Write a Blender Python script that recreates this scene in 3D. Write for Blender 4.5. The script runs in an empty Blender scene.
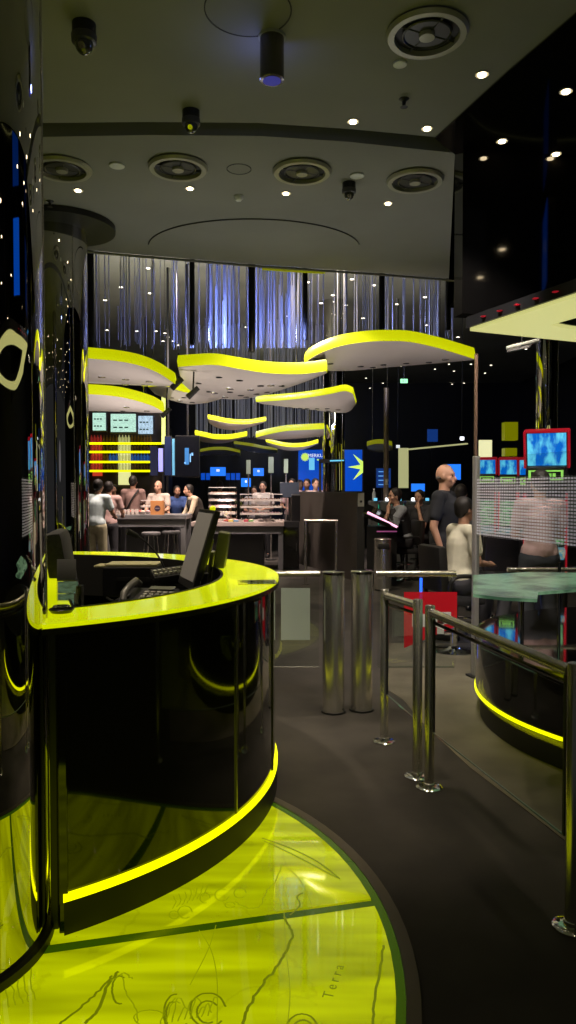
import bpy, bmesh, math, random
from mathutils import Vector, Matrix, Euler
random.seed(7)
S = bpy.context.scene
COL = S.collection
PI = math.pi
# ------------------------------------------------------------------ camera
H = 1.5
F = 745.0
TH = math.atan(23.0 / F)
cam_d = bpy.data.cameras.new('camera'); cam = bpy.data.objects.new('camera', cam_d); COL.objects.link(cam)
cam.location = (0, 0, H); cam.rotation_euler = (PI / 2 - TH, 0, 0)
cam_d.sensor_fit = 'VERTICAL'; cam_d.sensor_height = 36; cam_d.lens = F / 1024 * 36
cam_d.clip_start = 0.05; cam_d.clip_end = 200
S.camera = cam
# ------------------------------------------------------------------ world, exposure
w = bpy.data.worlds.new('world'); S.world = w; w.use_nodes = True
w.node_tree.nodes['Background'].inputs[0].default_value = (0.48, 0.49, 0.52, 1)
w.node_tree.nodes['Background'].inputs[1].default_value = 0.045
S.view_settings.view_transform = 'Standard'; S.view_settings.look = 'None'
S.view_settings.exposure = 0.0; S.view_settings.gamma = 1.0; S.view_settings.use_curve_mapping = False

def light(kind, name, loc, energy, color=(1, .85, .65), target=None, size=.06, spot=80, blend=.6):
    d = bpy.data.lights.new(name, kind); d.energy = energy; d.color = color
    if kind == 'AREA': d.size = size; d.shape = 'DISK'
    else: d.shadow_soft_size = size
    if kind == 'SPOT': d.spot_size = math.radians(spot); d.spot_blend = blend
    o = bpy.data.objects.new(name, d); COL.objects.link(o); o.location = loc
    if target is not None:
        o.rotation_euler = (Vector(target) - Vector(loc)).to_track_quat('-Z', 'Y').to_euler()
    return o
HC = 3.68
WARM = (1, .82, .6)
# ceiling spots over the walkway, desk and gates
for (x, y, e, sp) in ((.22, 3.85, 120, 40), (.9, 4.5, 45, 60), (.35, 5.6, 110, 80), (1.3, 2.2, 8, 70), (1.15, 5.0, 170, 62), (1.35, 3.6, 40, 45), (-1.1, 4.2, 260, 55), (-1.0, 3.0, 30, 60)):
    light('SPOT', 'overhead_spot', (x, y, HC - .06), e, WARM, (x, y, 0), .05, sp)
light('SPOT', 'overhead_spot', (.6, 4.0, HC - .06), 150, (1, .92, .9), (1.65, 5.2, 1.3), .05, 50)  # added spot that brightens the dotted screen
light('SPOT', 'overhead_spot', (.3, 7.2, HC - .06), 260, WARM, (.1, 9.5, 0), .06, 100)
light('SPOT', 'hall_spot_lamp', (.6, 10.2, 5.2), 420, WARM, (.6, 11.8, 0), .1, 80)
light('SPOT', 'overhead_spot', (.1, 2.2, HC - .06), 150, (1, .9, .78), (.7, 5.0, .75), .05, 38)  # added spot that brightens the gate signs, bollards and rails
for (x, y, e) in ((-2.2, 12.5, 200), (1.4, 12.5, 130), (-.8, 20, 90)): light('SPOT', 'void_fill_uplight', (x, y, 3.3), e, (1, .97, .78), (x, y + 1, 5.4), .2, 165, 1)  # added uplights that brighten the high void ceiling
# unseen pinkish spots added above the bar tables to light tables and guests
for (x, y, e) in ((-3.2, 12.0, 560), (-1.9, 12.2, 900), (-.7, 12.2, 950), (-2.4, 14.6, 600), (0.2, 15.0, 650)):
    light('SPOT', 'bar_fill_spot', (x, y, 5.0), e, (1, .78, .68), (x, y + 1.4, .6), .15, 75)
for (x, y, e) in ((1.3, 10.0, 260), (1.45, 6.0, 230), (2.5, 5.7, 150), (2.3, 7.0, 60), (2.2, 10.3, 90)):
    light('SPOT', 'slot_spot_lamp', (x, y - .5, 3.5), e, (1, .86, .76), (x, y + .7, .9), .08, 70)
# added uplights that brighten the undersides of the lime discs
for (x, y, e, tx, ty) in ((-2.0, 8.0, 85, -2.2, 8.9), (-.75, 8.2, 75, -.7, 9.1), (.9, 7.6, 75, 1.0, 9.2), (.4, 11.5, 60, .4, 12),
                       (-1.2, 14.0, 70, -.9, 15), (0.3, 15.5, 60, .2, 16.5), (-1.9, 10.0, 30, -1.5, 11.0), (-2.3, 9.9, 100, -2.5, 10.9)):
    light('SPOT', 'disc_fill_uplight', (x, y, 1.1), e, (1, .87, .80), (tx, ty, 3.2), .06, 95, .9)
# blue wash on the hanging chains
for (x, y, e, c) in ((-2.3, 10.6, 14, (.4, .45, 1)), (-.9, 10.2, 250, (.24, .32, 1)), (0.1, 10.2, 150, (.26, .34, 1)), (1.6, 10.4, 85, (.42, .48, 1)), (-.3, 15.0, 160, (.8, .8, .9))):
    light('SPOT', 'blue_chain_lamp', (x, y - 1.4, 3.3 if y < 12 else 3.4), e, c, (x, y + .6, 4.1 if y < 12 else 3.2), .1, 90)
light('POINT', 'blue_ceiling_lamp', (-.14, 3.72, 3.50), .55, (.22, .28, 1), size=.02)
# added soft uplights in mid-air that brighten the grey ceiling
light('SPOT', 'ceiling_fill_uplight', (-.9, 6.3, 1.9), 19, (.98, .96, .92), (-.6, 5.9, 3.68), .3, 150, 1)
light('SPOT', 'ceiling_fill_uplight', (.8, 6.3, 1.9), 16, (.98, .96, .92), (.7, 5.9, 3.68), .3, 150, 1)
light('SPOT', 'ceiling_fill_uplight', (.3, 1.6, 1.9), 3, (.95, .9, 1), (.1, 2.6, 3.68), .3, 150, 1)

# ------------------------------------------------------------------ pixel helpers (576 x 1024 frame)
def ray(px, py):
    u = (px - 288) / F; v = -(py - 512) / F
    return Vector((u, math.cos(TH) + v * math.sin(TH), -math.sin(TH) + v * math.cos(TH)))
def P(px, py, d):
    r = ray(px, py); return Vector((0, 0, H)) + r * (d / r.y)
def Z(px, py, z):
    r = ray(px, py); return Vector((0, 0, H)) + r * ((z - H) / r.z)
def G(px, py): return Z(px, py, 0)
def C(px, py): return Z(px, py, HC)

# ------------------------------------------------------------------ materials
MATS = {}
def mat(name, col, rough=.5, metal=0, emit=None, es=0, coat=0, spec=.5, alpha=1, trans=0):
    if name in MATS: return MATS[name]
    m = bpy.data.materials.new(name); m.use_nodes = True
    b = m.node_tree.nodes['Principled BSDF']
    b.inputs['Base Color'].default_value = (*col, 1); b.inputs['Roughness'].default_value = rough
    b.inputs['Metallic'].default_value = metal; b.inputs['Specular IOR Level'].default_value = spec
    b.inputs['Coat Weight'].default_value = coat; b.inputs['Coat Roughness'].default_value = .03
    b.inputs['Alpha'].default_value = alpha; b.inputs['Transmission Weight'].default_value = trans
    if emit:
        b.inputs['Emission Color'].default_value = (*emit, 1); b.inputs['Emission Strength'].default_value = es
    MATS[name] = m; return m
def nodes(m): return m.node_tree.nodes, m.node_tree.links, m.node_tree.nodes['Principled BSDF']
def add_noise(m, scale, amt, target='Base Color', detail=4, stretch=None):
    """modulate the base colour with procedural noise"""
    n, l, b = nodes(m)
    tc = n.new('ShaderNodeTexCoord'); nz = n.new('ShaderNodeTexNoise'); nz.inputs['Scale'].default_value = scale
    nz.inputs['Detail'].default_value = detail
    src = tc.outputs['Object']
    if stretch:
        mp = n.new('ShaderNodeMapping'); mp.inputs['Scale'].default_value = stretch
        l.new(src, mp.inputs[0]); src = mp.outputs[0]
    l.new(src, nz.inputs['Vector'])
    mr = n.new('ShaderNodeMapRange'); mr.inputs[1].default_value = .3; mr.inputs[2].default_value = .7
    mr.inputs[3].default_value = 1 - amt; mr.inputs[4].default_value = 1 + amt
    l.new(nz.outputs['Fac'], mr.inputs[0])
    vm = n.new('ShaderNodeVectorMath'); vm.operation = 'SCALE'
    vm.inputs[0].default_value = b.inputs[target].default_value[:3]
    l.new(mr.outputs[0], vm.inputs['Scale']); l.new(vm.outputs[0], b.inputs[target])
    return m

M_wallb = mat('black_wall_paint', (.008, .008, .009), .35)
M_black = mat('black_gloss', (.006, .0055, .005), .06, coat=.6)
M_blackm = mat('black_matte', (.012, .012, .012), .55)
M_blackp = mat('black_plastic', (.014, .014, .015), .35)
M_fabric = add_noise(mat('black_fabric', (.012, .012, .014), .85), 60, .4)
M_mirror = mat('dark_mirror', (.62, .60, .56), .015, 1)
M_steel = mat('brushed_steel', (.66, .63, .58), .24, .88)
add_noise(M_steel, 30, .12, stretch=(1, 1, .02))
M_chrome = mat('chrome', (.8, .8, .78), .08, 1)
M_ceil = add_noise(mat('ceiling_paint', (.25, .25, .225), .8), 1.2, .1)
M_ceil_far = add_noise(mat('void_ceiling_paint', (.22, .215, .175), .8), .6, .2)
M_carpet = add_noise(mat('carpet', (.036, .032, .027), .92), 2.2, .35)
M_carpet_b = add_noise(mat('carpet_lit_look', (.12, .105, .075), .92), 3, .25)
M_lime_rim = mat('lime_rim', (.5, .55, .02), .25, emit=(.62, .67, .0), es=.85)
M_lime_dim = mat('lime_rim_dim', (.3, .32, .02), .3, emit=(.4, .42, .0), es=.35)
M_led = mat('lime_led', (.6, .6, .0), .3, emit=(.90, .92, .0), es=1.6)
M_under = add_noise(mat('disc_underside', (.62, .57, .53), .55), 1.5, .06)
M_grey = mat('table_grey', (.16, .16, .165), .5)
M_greyd = mat('table_grey_dark', (.06, .06, .065), .5)
M_top = mat('table_top_pale', (.55, .45, .42), .35)
M_div = add_noise(mat('divider_brown', (.055, .047, .04), .6), 2, .1)
M_bulb = mat('bulb_warm', (1, .9, .7), .4, emit=(1, .78, .48), es=12)
M_bulbw = mat('bulb_white', (1, 1, 1), .4, emit=(.9, .93, 1), es=6)
M_bulbd = mat('bulb_small', (1, 1, 1), .4, emit=(1, .88, .7), es=4)
M_white = mat('white_paint', (.7, .72, .68), .5)
M_whited = mat('pale_fitting', (.35, .36, .31), .5)
M_vent = mat('vent_metal', (.40, .39, .30), .4, .3)
M_red = mat('red_gloss', (.55, .012, .02), .3, emit=(.6, .01, .03), es=.35)
M_cream = mat('cream_glow', (.7, .68, .3), .4, emit=(.72, .70, .26), es=.78)
M_skin = mat('skin', (.50, .28, .19), .55)
M_skin2 = mat('skin_tan', (.36, .19, .12), .55)
M_hair = mat('hair_dark', (.012, .009, .007), .6)
M_hairg = mat('hair_grey', (.12, .10, .09), .6)

def lime_glass(name, strength, stripes):
    m = mat(name, (.16, .18, .01), .03, coat=.3, emit=(.50, .57, .0), es=strength)
    n, l, b = nodes(m)
    tc = n.new('ShaderNodeTexCoord')
    mp = n.new('ShaderNodeMapping'); mp.inputs['Rotation'].default_value = (0, 0, .38); mp.inputs['Scale'].default_value = (.6, 4.6, 1)
    nz = n.new('ShaderNodeTexNoise'); nz.inputs['Scale'].default_value = 2.2; nz.inputs['Detail'].default_value = 2
    l.new(tc.outputs['Object'], mp.inputs[0]); l.new(mp.outputs[0], nz.inputs['Vector'])
    mr = n.new('ShaderNodeMapRange'); mr.inputs[1].default_value = .3; mr.inputs[2].default_value = .7
    mr.inputs[3].default_value = 1 - stripes; mr.inputs[4].default_value = 1 + stripes
    l.new(nz.outputs['Fac'], mr.inputs[0])
    # faint engraved contour lines of an old chart printed in the glass
    nz2 = n.new('ShaderNodeTexNoise'); nz2.inputs['Scale'].default_value = 1.5; nz2.inputs['Detail'].default_value = 7
    l.new(tc.outputs['Object'], nz2.inputs['Vector'])
    a = n.new('ShaderNodeMath'); a.operation = 'MULTIPLY'; a.inputs[1].default_value = 4
    fr = n.new('ShaderNodeMath'); fr.operation = 'PINGPONG'; fr.inputs[1].default_value = .5
    lt = n.new('ShaderNodeMapRange'); lt.inputs[1].default_value = .006; lt.inputs[2].default_value = .03
    lt.inputs[3].default_value = .86; lt.inputs[4].default_value = 1
    l.new(nz2.outputs['Fac'], a.inputs[0]); l.new(a.outputs[0], fr.inputs[0]); l.new(fr.outputs[0], lt.inputs[0])
    mu = n.new('ShaderNodeMath'); mu.operation = 'MULTIPLY'
    l.new(mr.outputs[0], mu.inputs[0]); l.new(lt.outputs[0], mu.inputs[1])
    mu2 = n.new('ShaderNodeMath'); mu2.operation = 'MULTIPLY'; mu2.inputs[1].default_value = strength
    l.new(mu.outputs[0], mu2.inputs[0]); l.new(mu2.outputs[0], b.inputs['Emission Strength'])
    return m
M_podium = lime_glass('lime_podium_glass', .72, .42)
M_counter = mat('lime_counter_glass', (.35, .4, .01), .12, coat=.3, emit=(.60, .68, .0), es=1.0)
M_edge = mat('lime_glass_edge', (.03, .08, .01), .2, emit=(.035, .08, .0), es=.7)
M_ink = mat('map_ink', (.02, .03, .0), .5, emit=(.10, .13, .0), es=1)
M_ink2 = mat('map_ink_soft', (.05, .07, .0), .4, emit=(.13, .155, .0), es=1)
M_ink3 = mat('map_ink_faint', (.08, .1, .0), .4, emit=(.22, .26, .0), es=1)

def glass_mat(name, tint, rough=.0, refl=.12):
    m = bpy.data.materials.new(name); m.use_nodes = True; n = m.node_tree.nodes; l = m.node_tree.links
    n.clear(); out = n.new('ShaderNodeOutputMaterial')
    tr = n.new('ShaderNodeBsdfTransparent'); tr.inputs[0].default_value = (*tint, 1)
    gl = n.new('ShaderNodeBsdfGlossy'); gl.inputs['Roughness'].default_value = rough
    lw = n.new('ShaderNodeLayerWeight'); pw = n.new('ShaderNodeMath'); pw.operation = 'POWER'; pw.inputs[1].default_value = 4
    l.new(lw.outputs['Facing'], pw.inputs[0]); fr = n.new('ShaderNodeMapRange'); fr.inputs[3].default_value = .035; fr.inputs[4].default_value = .5
    l.new(pw.outputs[0], fr.inputs[0])
    mx = n.new('ShaderNodeMixShader')
    l.new(fr.outputs[0], mx.inputs[0]); l.new(tr.outputs[0], mx.inputs[1]); l.new(gl.outputs[0], mx.inputs[2])
    l.new(mx.outputs[0], out.inputs[0]); MATS[name] = m; return m
M_glass = glass_mat('barrier_glass', (.94, .96, .945))
M_clear = glass_mat('acrylic', (.8, .78, .76), .05)
M_frost = mat('frosted_film', (.75, .85, .75), .6, alpha=.6)
M_redf = mat('red_film', (.55, .01, .015), .5, alpha=.80, emit=(.35, .0, .01), es=.35)  # weak glow put into the film colour in place of light through it
M_whitef = mat('white_film', (.9, .9, .86), .5, alpha=1)

def dotted_mat():
    m = bpy.data.materials.new('dotted_film'); m.use_nodes = True; n = m.node_tree.nodes; l = m.node_tree.links
    n.clear(); out = n.new('ShaderNodeOutputMaterial'); tc = n.new('ShaderNodeTexCoord'); sp = n.new('ShaderNodeSeparateXYZ')
    l.new(tc.outputs['Object'], sp.inputs[0])
    def band(sock, pitch, thr):
        a = n.new('ShaderNodeMath'); a.operation = 'DIVIDE'; a.inputs[1].default_value = pitch; l.new(sock, a.inputs[0])
        f = n.new('ShaderNodeMath'); f.operation = 'FRACT'; l.new(a.outputs[0], f.inputs[0])
        g = n.new('ShaderNodeMath'); g.operation = 'LESS_THAN'; g.inputs[1].default_value = thr; l.new(f.outputs[0], g.inputs[0]); return g.outputs[0]
    bx = band(sp.outputs['X'], .034, .70); bz = band(sp.outputs['Z'], .022, .62)
    mu = n.new('ShaderNodeMath'); mu.operation = 'MULTIPLY'; l.new(bx, mu.inputs[0]); l.new(bz, mu.inputs[1])
    tr = n.new('ShaderNodeBsdfTransparent'); df = n.new('ShaderNodeBsdfDiffuse'); df.inputs[0].default_value = (.9, .88, 1, 1)
    tl = n.new('ShaderNodeBsdfTranslucent'); tl.inputs[0].default_value = (.8, .8, .86, 1)
    ad = n.new('ShaderNodeMixShader'); l.new(df.outputs[0], ad.inputs[1]); l.new(tl.outputs[0], ad.inputs[2])
    tr2 = n.new('ShaderNodeMixShader'); tr2.inputs[0].default_value = .92
    l.new(tr.outputs[0], tr2.inputs[1]); l.new(ad.outputs[0], tr2.inputs[2])
    mx = n.new('ShaderNodeMixShader'); l.new(mu.outputs[0], mx.inputs[0]); l.new(tr.outputs[0], mx.inputs[1]); l.new(tr2.outputs[0], mx.inputs[2])
    l.new(mx.outputs[0], out.inputs[0]); return m
M_dots = dotted_mat()

def screen_mat(name, c1, c2, scale, strength, stretch=(1, 1, 1)):
    """a lit display: two colours mixed by noise"""
    m = mat(name, (.01, .01, .01), .2, emit=c1, es=strength)
    n, l, b = nodes(m); tc = n.new('ShaderNodeTexCoord'); mp = n.new('ShaderNodeMapping'); mp.inputs['Scale'].default_value = stretch
    nz = n.new('ShaderNodeTexNoise'); nz.inputs['Scale'].default_value = scale; nz.inputs['Detail'].default_value = 3
    cr = n.new('ShaderNodeValToRGB'); cr.color_ramp.elements[0].position = .42; cr.color_ramp.elements[1].position = .62
    cr.color_ramp.elements[0].color = (*c1, 1); cr.color_ramp.elements[1].color = (*c2, 1)
    l.new(tc.outputs['Object'], mp.inputs[0]); l.new(mp.outputs[0], nz.inputs['Vector']); l.new(nz.outputs['Fac'], cr.inputs[0])
    l.new(cr.outputs[0], b.inputs['Emission Color']); return m
M_slot = screen_mat('slot_screen', (.0, .12, .55), (.12, .62, .85), 14, 1.1, (1, 1, .35))
M_slotg = screen_mat('slot_lower_screen', (.03, .10, .05), (.25, .6, .25), 30, .8)
M_pastel = screen_mat('slot_button_panel', (.10, .35, .5), (.6, .5, .3), 40, .55)
M_blue = mat('blue_screen', (.0, .02, .2), .3, emit=(.0, .06, .46), es=1)
M_blueb = mat('blue_screen_bright', (.0, .1, .4), .3, emit=(.02, .20, .95), es=1.1)
M_bluedim = mat('blue_screen_dim', (.0, .01, .08), .3, emit=(.005, .03, .16), es=1)
M_cyan = mat('cyan_glow', (.1, .5, .7), .3, emit=(.15, .55, .85), es=1)
M_menu = screen_mat('menu_screen', (.45, .72, .58), (.32, .50, .42), 26, 1.3, (1, 1, 3))
M_menu2 = screen_mat('menu_screen_blue', (.45, .62, .75), (.25, .35, .45), 26, 1.25, (3, 1, 1))
M_lime_txt = mat('sun_lime', (.5, .7, .1), .3, emit=(.55, .80, .12), es=1)
M_txt = mat('text_white', (.8, .8, .8), .3, emit=(.8, .85, .9), es=1)
M_txtb = mat('text_blue', (.2, .4, .7), .3, emit=(.12, .35, .75), es=1)
M_exit = mat('exit_green', (.2, .8, .4), .3, emit=(.35, .95, .5), es=1.5)
M_pink = mat('pink_light', (.8, .3, .6), .3, emit=(.9, .45, .65), es=1.5)
M_bluel = mat('blue_led', (.02, .1, .9), .3, emit=(.02, .12, 1), es=2)

# ------------------------------------------------------------------ mesh helpers
def obj(name, bm, m, parent=None, smooth=False, world=False):
    me = bpy.data.meshes.new(name)
    if world and parent is not None:
        bm.transform(parent.matrix_basis.inverted())
    bmesh.ops.recalc_face_normals(bm, faces=bm.faces)
    if smooth:
        for f in bm.faces: f.smooth = True
        for e in bm.edges:
            if len(e.link_faces) == 2 and e.calc_face_angle(0) > .7: e.smooth = False
    bm.to_mesh(me); bm.free()
    me.materials.append(m)
    o = bpy.data.objects.new(name, me); COL.objects.link(o)
    if parent: o.parent = parent
    return o
def tag(o, label, cat, group=None, kind=None):
    o['label'] = label; o['category'] = cat
    if group: o['group'] = group
    if kind: o['kind'] = kind
    return o
def thing(name, label, cat, loc=(0, 0, 0), rotz=0, group=None):
    o = bpy.data.objects.new(name, None); COL.objects.link(o); o.empty_display_size = .1
    o.location = loc; o.rotation_euler = (0, 0, rotz)
    o.matrix_basis = Matrix.Translation(Vector(loc)) @ Matrix.Rotation(rotz, 4, 'Z')
    return tag(o, label, cat, group)
def struct(name, bm, m, parent=None, smooth=False):
    o = obj(name, bm, m, parent, smooth)
    if not parent: o['kind'] = 'structure'
    return o
def dup(root, loc, rotz=None, label=None, group=None):
    r = root.copy(); COL.objects.link(r); r.location = loc
    if rotz is not None: r.rotation_euler = (0, 0, rotz)
    if label: r['label'] = label
    if group: r['group'] = group
    for ch in list(root.children):
        c = ch.copy(); COL.objects.link(c); c.parent = r
        for g in ch.children:
            q = g.copy(); COL.objects.link(q); q.parent = c
    return r
def B(): return bmesh.new()
def box(bm, c, s, rot=None, bev=0):
    M = Matrix.Translation(Vector(c))
    if rot is not None: M = M @ Euler(rot).to_matrix().to_4x4()
    r = bmesh.ops.create_cube(bm, size=1, matrix=M @ Matrix.Diagonal((*s, 1)))
    if bev:
        es = list({e for v in r['verts'] for e in v.link_edges})
        bmesh.ops.bevel(bm, geom=es, offset=bev, segments=2, affect='EDGES', profile=.6)
    return bm
def tube(bm, a, b, r, r2=None, seg=12, cap=True):
    a = Vector(a); b = Vector(b); d = b - a
    if d.length < 1e-6: return bm
    M = Matrix.Translation((a + b) / 2) @ d.to_track_quat('Z', 'Y').to_matrix().to_4x4()
    bmesh.ops.create_cone(bm, cap_ends=cap, segments=seg, radius1=r, radius2=r if r2 is None else r2, depth=d.length, matrix=M)
    return bm
def path(bm, pts, r, seg=8):
    """swept tube through points"""
    pts = [Vector(p) for p in pts]; rings = []
    for i, p in enumerate(pts):
        t = (pts[min(i + 1, len(pts) - 1)] - pts[max(i - 1, 0)]).normalized()
        q = t.to_track_quat('Z', 'Y')
        rings.append([bm.verts.new(p + q @ Vector((r * math.cos(2 * PI * k / seg), r * math.sin(2 * PI * k / seg), 0))) for k in range(seg)])
    for i in range(len(rings) - 1):
        for k in range(seg):
            bm.faces.new((rings[i][k], rings[i][(k + 1) % seg], rings[i + 1][(k + 1) % seg], rings[i + 1][k]))
    bm.faces.new(rings[0][::-1]); bm.faces.new(rings[-1]); return bm
def lathe(bm, prof, c=(0, 0, 0), seg=24):
    c = Vector(c); rings = []
    for (r, z) in prof:
        rings.append([bm.verts.new(c + Vector((max(r, 1e-4) * math.cos(2 * PI * k / seg), max(r, 1e-4) * math.sin(2 * PI * k / seg), z))) for k in range(seg)])
    for i in range(len(rings) - 1):
        for k in range(seg):
            bm.faces.new((rings[i][k], rings[i][(k + 1) % seg], rings[i + 1][(k + 1) % seg], rings[i + 1][k]))
    bm.faces.new(rings[0][::-1]); bm.faces.new(rings[-1]); return bm
def ell(bm, c, s, rot=None, u=16, v=10):
    M = Matrix.Translation(Vector(c))
    if rot is not None: M = M @ Euler(rot).to_matrix().to_4x4()
    bmesh.ops.create_uvsphere(bm, u_segments=u, v_segments=v, radius=1, matrix=M @ Matrix.Diagonal((*s, 1))); return bm
def prism(bm, pts, z0, z1):
    lo = [bm.verts.new((p[0], p[1], z0)) for p in pts]; hi = [bm.verts.new((p[0], p[1], z1)) for p in pts]
    n = len(pts)
    for i in range(n): bm.faces.new((lo[i], lo[(i + 1) % n], hi[(i + 1) % n], hi[i]))
    fs = [bm.faces.new(lo[::-1]), bm.faces.new(hi)]
    bmesh.ops.triangulate(bm, faces=fs); return bm
def ringprism(bm, outer, inner, z0, z1):
    """a band between two outlines with the same number of points"""
    n = len(outer); V = [[bm.verts.new((p[0], p[1], z)) for p in L] for L in (outer, inner) for z in (z0, z1)]
    oo0, oo1, ii0, ii1 = V
    for i in range(n):
        j = (i + 1) % n
        bm.faces.new((oo0[i], oo0[j], oo1[j], oo1[i])); bm.faces.new((ii0[j], ii0[i], ii1[i], ii1[j]))
        bm.faces.new((oo1[i], oo1[j], ii1[j], ii1[i])); bm.faces.new((oo0[j], oo0[i], ii0[i], ii0[j]))
    return bm
def quad(bm, a, b, c, d, th=.01):
    """a slab through four points, given thickness along its normal"""
    a, b, c, d = map(Vector, (a, b, c, d)); nrm = (b - a).cross(d - a).normalized() * th
    lo = [bm.verts.new(p) for p in (a, b, c, d)]; hi = [bm.verts.new(p + nrm) for p in (a, b, c, d)]
    for i in range(4): bm.faces.new((lo[i], lo[(i + 1) % 4], hi[(i + 1) % 4], hi[i]))
    bm.faces.new(lo[::-1]); bm.faces.new(hi); return bm
def circ(cx, cy, r, n=96): return [(cx + r * math.cos(2 * PI * k / n), cy + r * math.sin(2 * PI * k / n)) for k in range(n)]
def resample(pts, n):
    pts = [Vector(p) for p in pts]; L = [0]
    for i in range(len(pts) - 1): L.append(L[-1] + (pts[i + 1] - pts[i]).length)
    out = []
    for k in range(n):
        s = L[-1] * k / (n - 1); i = 0
        while i < len(L) - 2 and L[i + 1] < s: i += 1
        t = (s - L[i]) / max(L[i + 1] - L[i], 1e-9); out.append(pts[i].lerp(pts[i + 1], t))
    return out
def spline(pts, n=8):
    """Catmull-Rom through the points"""
    pts = [Vector(p) for p in pts]; out = []
    for i in range(len(pts) - 1):
        p0 = pts[max(i - 1, 0)]; p1 = pts[i]; p2 = pts[i + 1]; p3 = pts[min(i + 2, len(pts) - 1)]
        for k in range(n):
            t = k / n
            out.append(.5 * ((2 * p1) + (p2 - p0) * t + (2 * p0 - 5 * p1 + 4 * p2 - p3) * t * t + (3 * p1 - p0 - 3 * p2 + p3) * t ** 3))
    out.append(pts[-1]); return out
def text_obj(name, body, size, m, parent, M, ext=.002):
    """lettering turned into a mesh; M places it (text lies in its local XY plane)"""
    cu = bpy.data.curves.new(name, 'FONT'); cu.body = body; cu.size = size; cu.extrude = ext; cu.align_x = 'CENTER'; cu.align_y = 'CENTER'
    t = bpy.data.objects.new(name, cu); COL.objects.link(t)
    dg = bpy.context.evaluated_depsgraph_get(); me = bpy.data.meshes.new_from_object(t.evaluated_get(dg))
    bpy.data.objects.remove(t); bpy.data.curves.remove(cu)
    me.transform(M); 
    if parent: me.transform(parent.matrix_basis.inverted())
    me.materials.clear(); me.materials.append(m)
    o = bpy.data.objects.new(name, me); COL.objects.link(o); o.parent = parent; return o

# ================================================================== SETTING
struct('floor', prism(B(), [(-8, -4), (10, -4), (10, 28), (-8, 28)], -.1, 0), M_carpet)
# carpet beyond the glass fence, its lit look put into a lighter colour
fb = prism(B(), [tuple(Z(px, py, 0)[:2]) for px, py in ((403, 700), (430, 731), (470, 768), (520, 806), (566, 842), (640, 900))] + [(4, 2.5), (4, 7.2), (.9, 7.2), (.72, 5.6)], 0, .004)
tag(obj('lit_carpet_patch', fb, M_carpet_b), 'carpet round the drum beyond the glass fence, lit look painted in lighter brown', 'carpet')
struct('wall_back', box(B(), (1, 27.6, 3), (18, .2, 6.2)), M_wallb)
struct('wall_left', box(B(), (-7.6, 12, 3), (.2, 32, 6.2)), M_wallb)
struct('wall_right', box(B(), (8.6, 12, 3), (.2, 32, 6.2)), M_wallb)
# ceiling: front panel, slot, rear panel, black glossy part, high void
near = [C(px, py) for px, py in ((-200, 128), (42, 123), (150, 122), (260, 123), (350, 129), (435, 137))]
far = [C(px, py) for px, py in ((455, 153), (350, 142), (260, 136), (150, 135), (42, 137), (-200, 143))]
edge = [(1.02, 3.9), tuple(C(576, 10)[:2]), (2.3, -.2), (2.6, -3)]
front = [tuple(p[:2]) for p in near] + [tuple(C(506, 72)[:2]), tuple(C(576, 12)[:2]), (2.4, .4), (2.7, -4), (-8, -4)]
struct('ceiling', prism(B(), front, HC, HC + .12), M_ceil)
back_edge = [C(px, py) for px, py in ((455, 279), (380, 273), (250, 264), (85, 250), (-120, 240))]
rear = [tuple(p[:2]) for p in far] + [(-7.5, 6.4)] + [tuple(p[:2]) for p in back_edge[::-1]] + [(1.85, 8.2), (1.85, 5)]
rear = [tuple(p[:2]) for p in far] + [tuple(p[:2]) for p in back_edge[::-1]] + [(1.9, 7.75), (1.9, 4.9)]
struct('ceiling', prism(B(), rear, HC, HC + .12), M_ceil)
struct('ceiling', prism(B(), [(-8, 3.9), (2, 3.9), (2, 5.3), (-8, 5.3)], HC + .16, HC + .2), M_blackm)
blk = [tuple(C(435, 137)[:2]), tuple(C(455, 153)[:2]), (1.91, 4.9), (1.91, 9), (8.4, 9), (8.4, -4), (2.7, -4), (2.4, .4), tuple(C(576, 12)[:2]), tuple(C(506, 72)[:2])]
struct('ceiling', prism(B(), blk, HC - .01, HC + .12), M_black)
struct('ceiling', prism(B(), [(-8, 6.2), (8.5, 6.2), (8.5, 27.6), (-8, 27.6)], 5.4, 5.5), M_ceil_far)
# metal lip at the rear edge of the grey ceiling
lipm = mat('ceiling_lip', (.25, .25, .2), .3, .6)
struct('trim_1', path(B(), [p + Vector((0, .02, -.01)) for p in back_edge], .012), lipm)
fx0 = Vector((C(455, 153).x, C(455, 153).y, 0))
wb = B(); quad(wb, fx0 + Vector((0, 0, 2.62)), fx0 + Vector((5.5, 1.2, 2.62)), fx0 + Vector((5.5, 1.2, HC)), fx0 + Vector((0, 0, HC)), .12)
struct('wall_fascia', wb, M_black)
# yellow lit bit of the lip
tag(obj('lip_light', path(B(), [C(262, 266) + Vector((0, .03, -.02)), C(290, 268) + Vector((0, .03, -.02)), C(325, 270) + Vector((0, .03, -.02))], .012), M_lime_dim),
    'thin yellow light strip along the rear edge of the grey ceiling', 'light strip')

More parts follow.
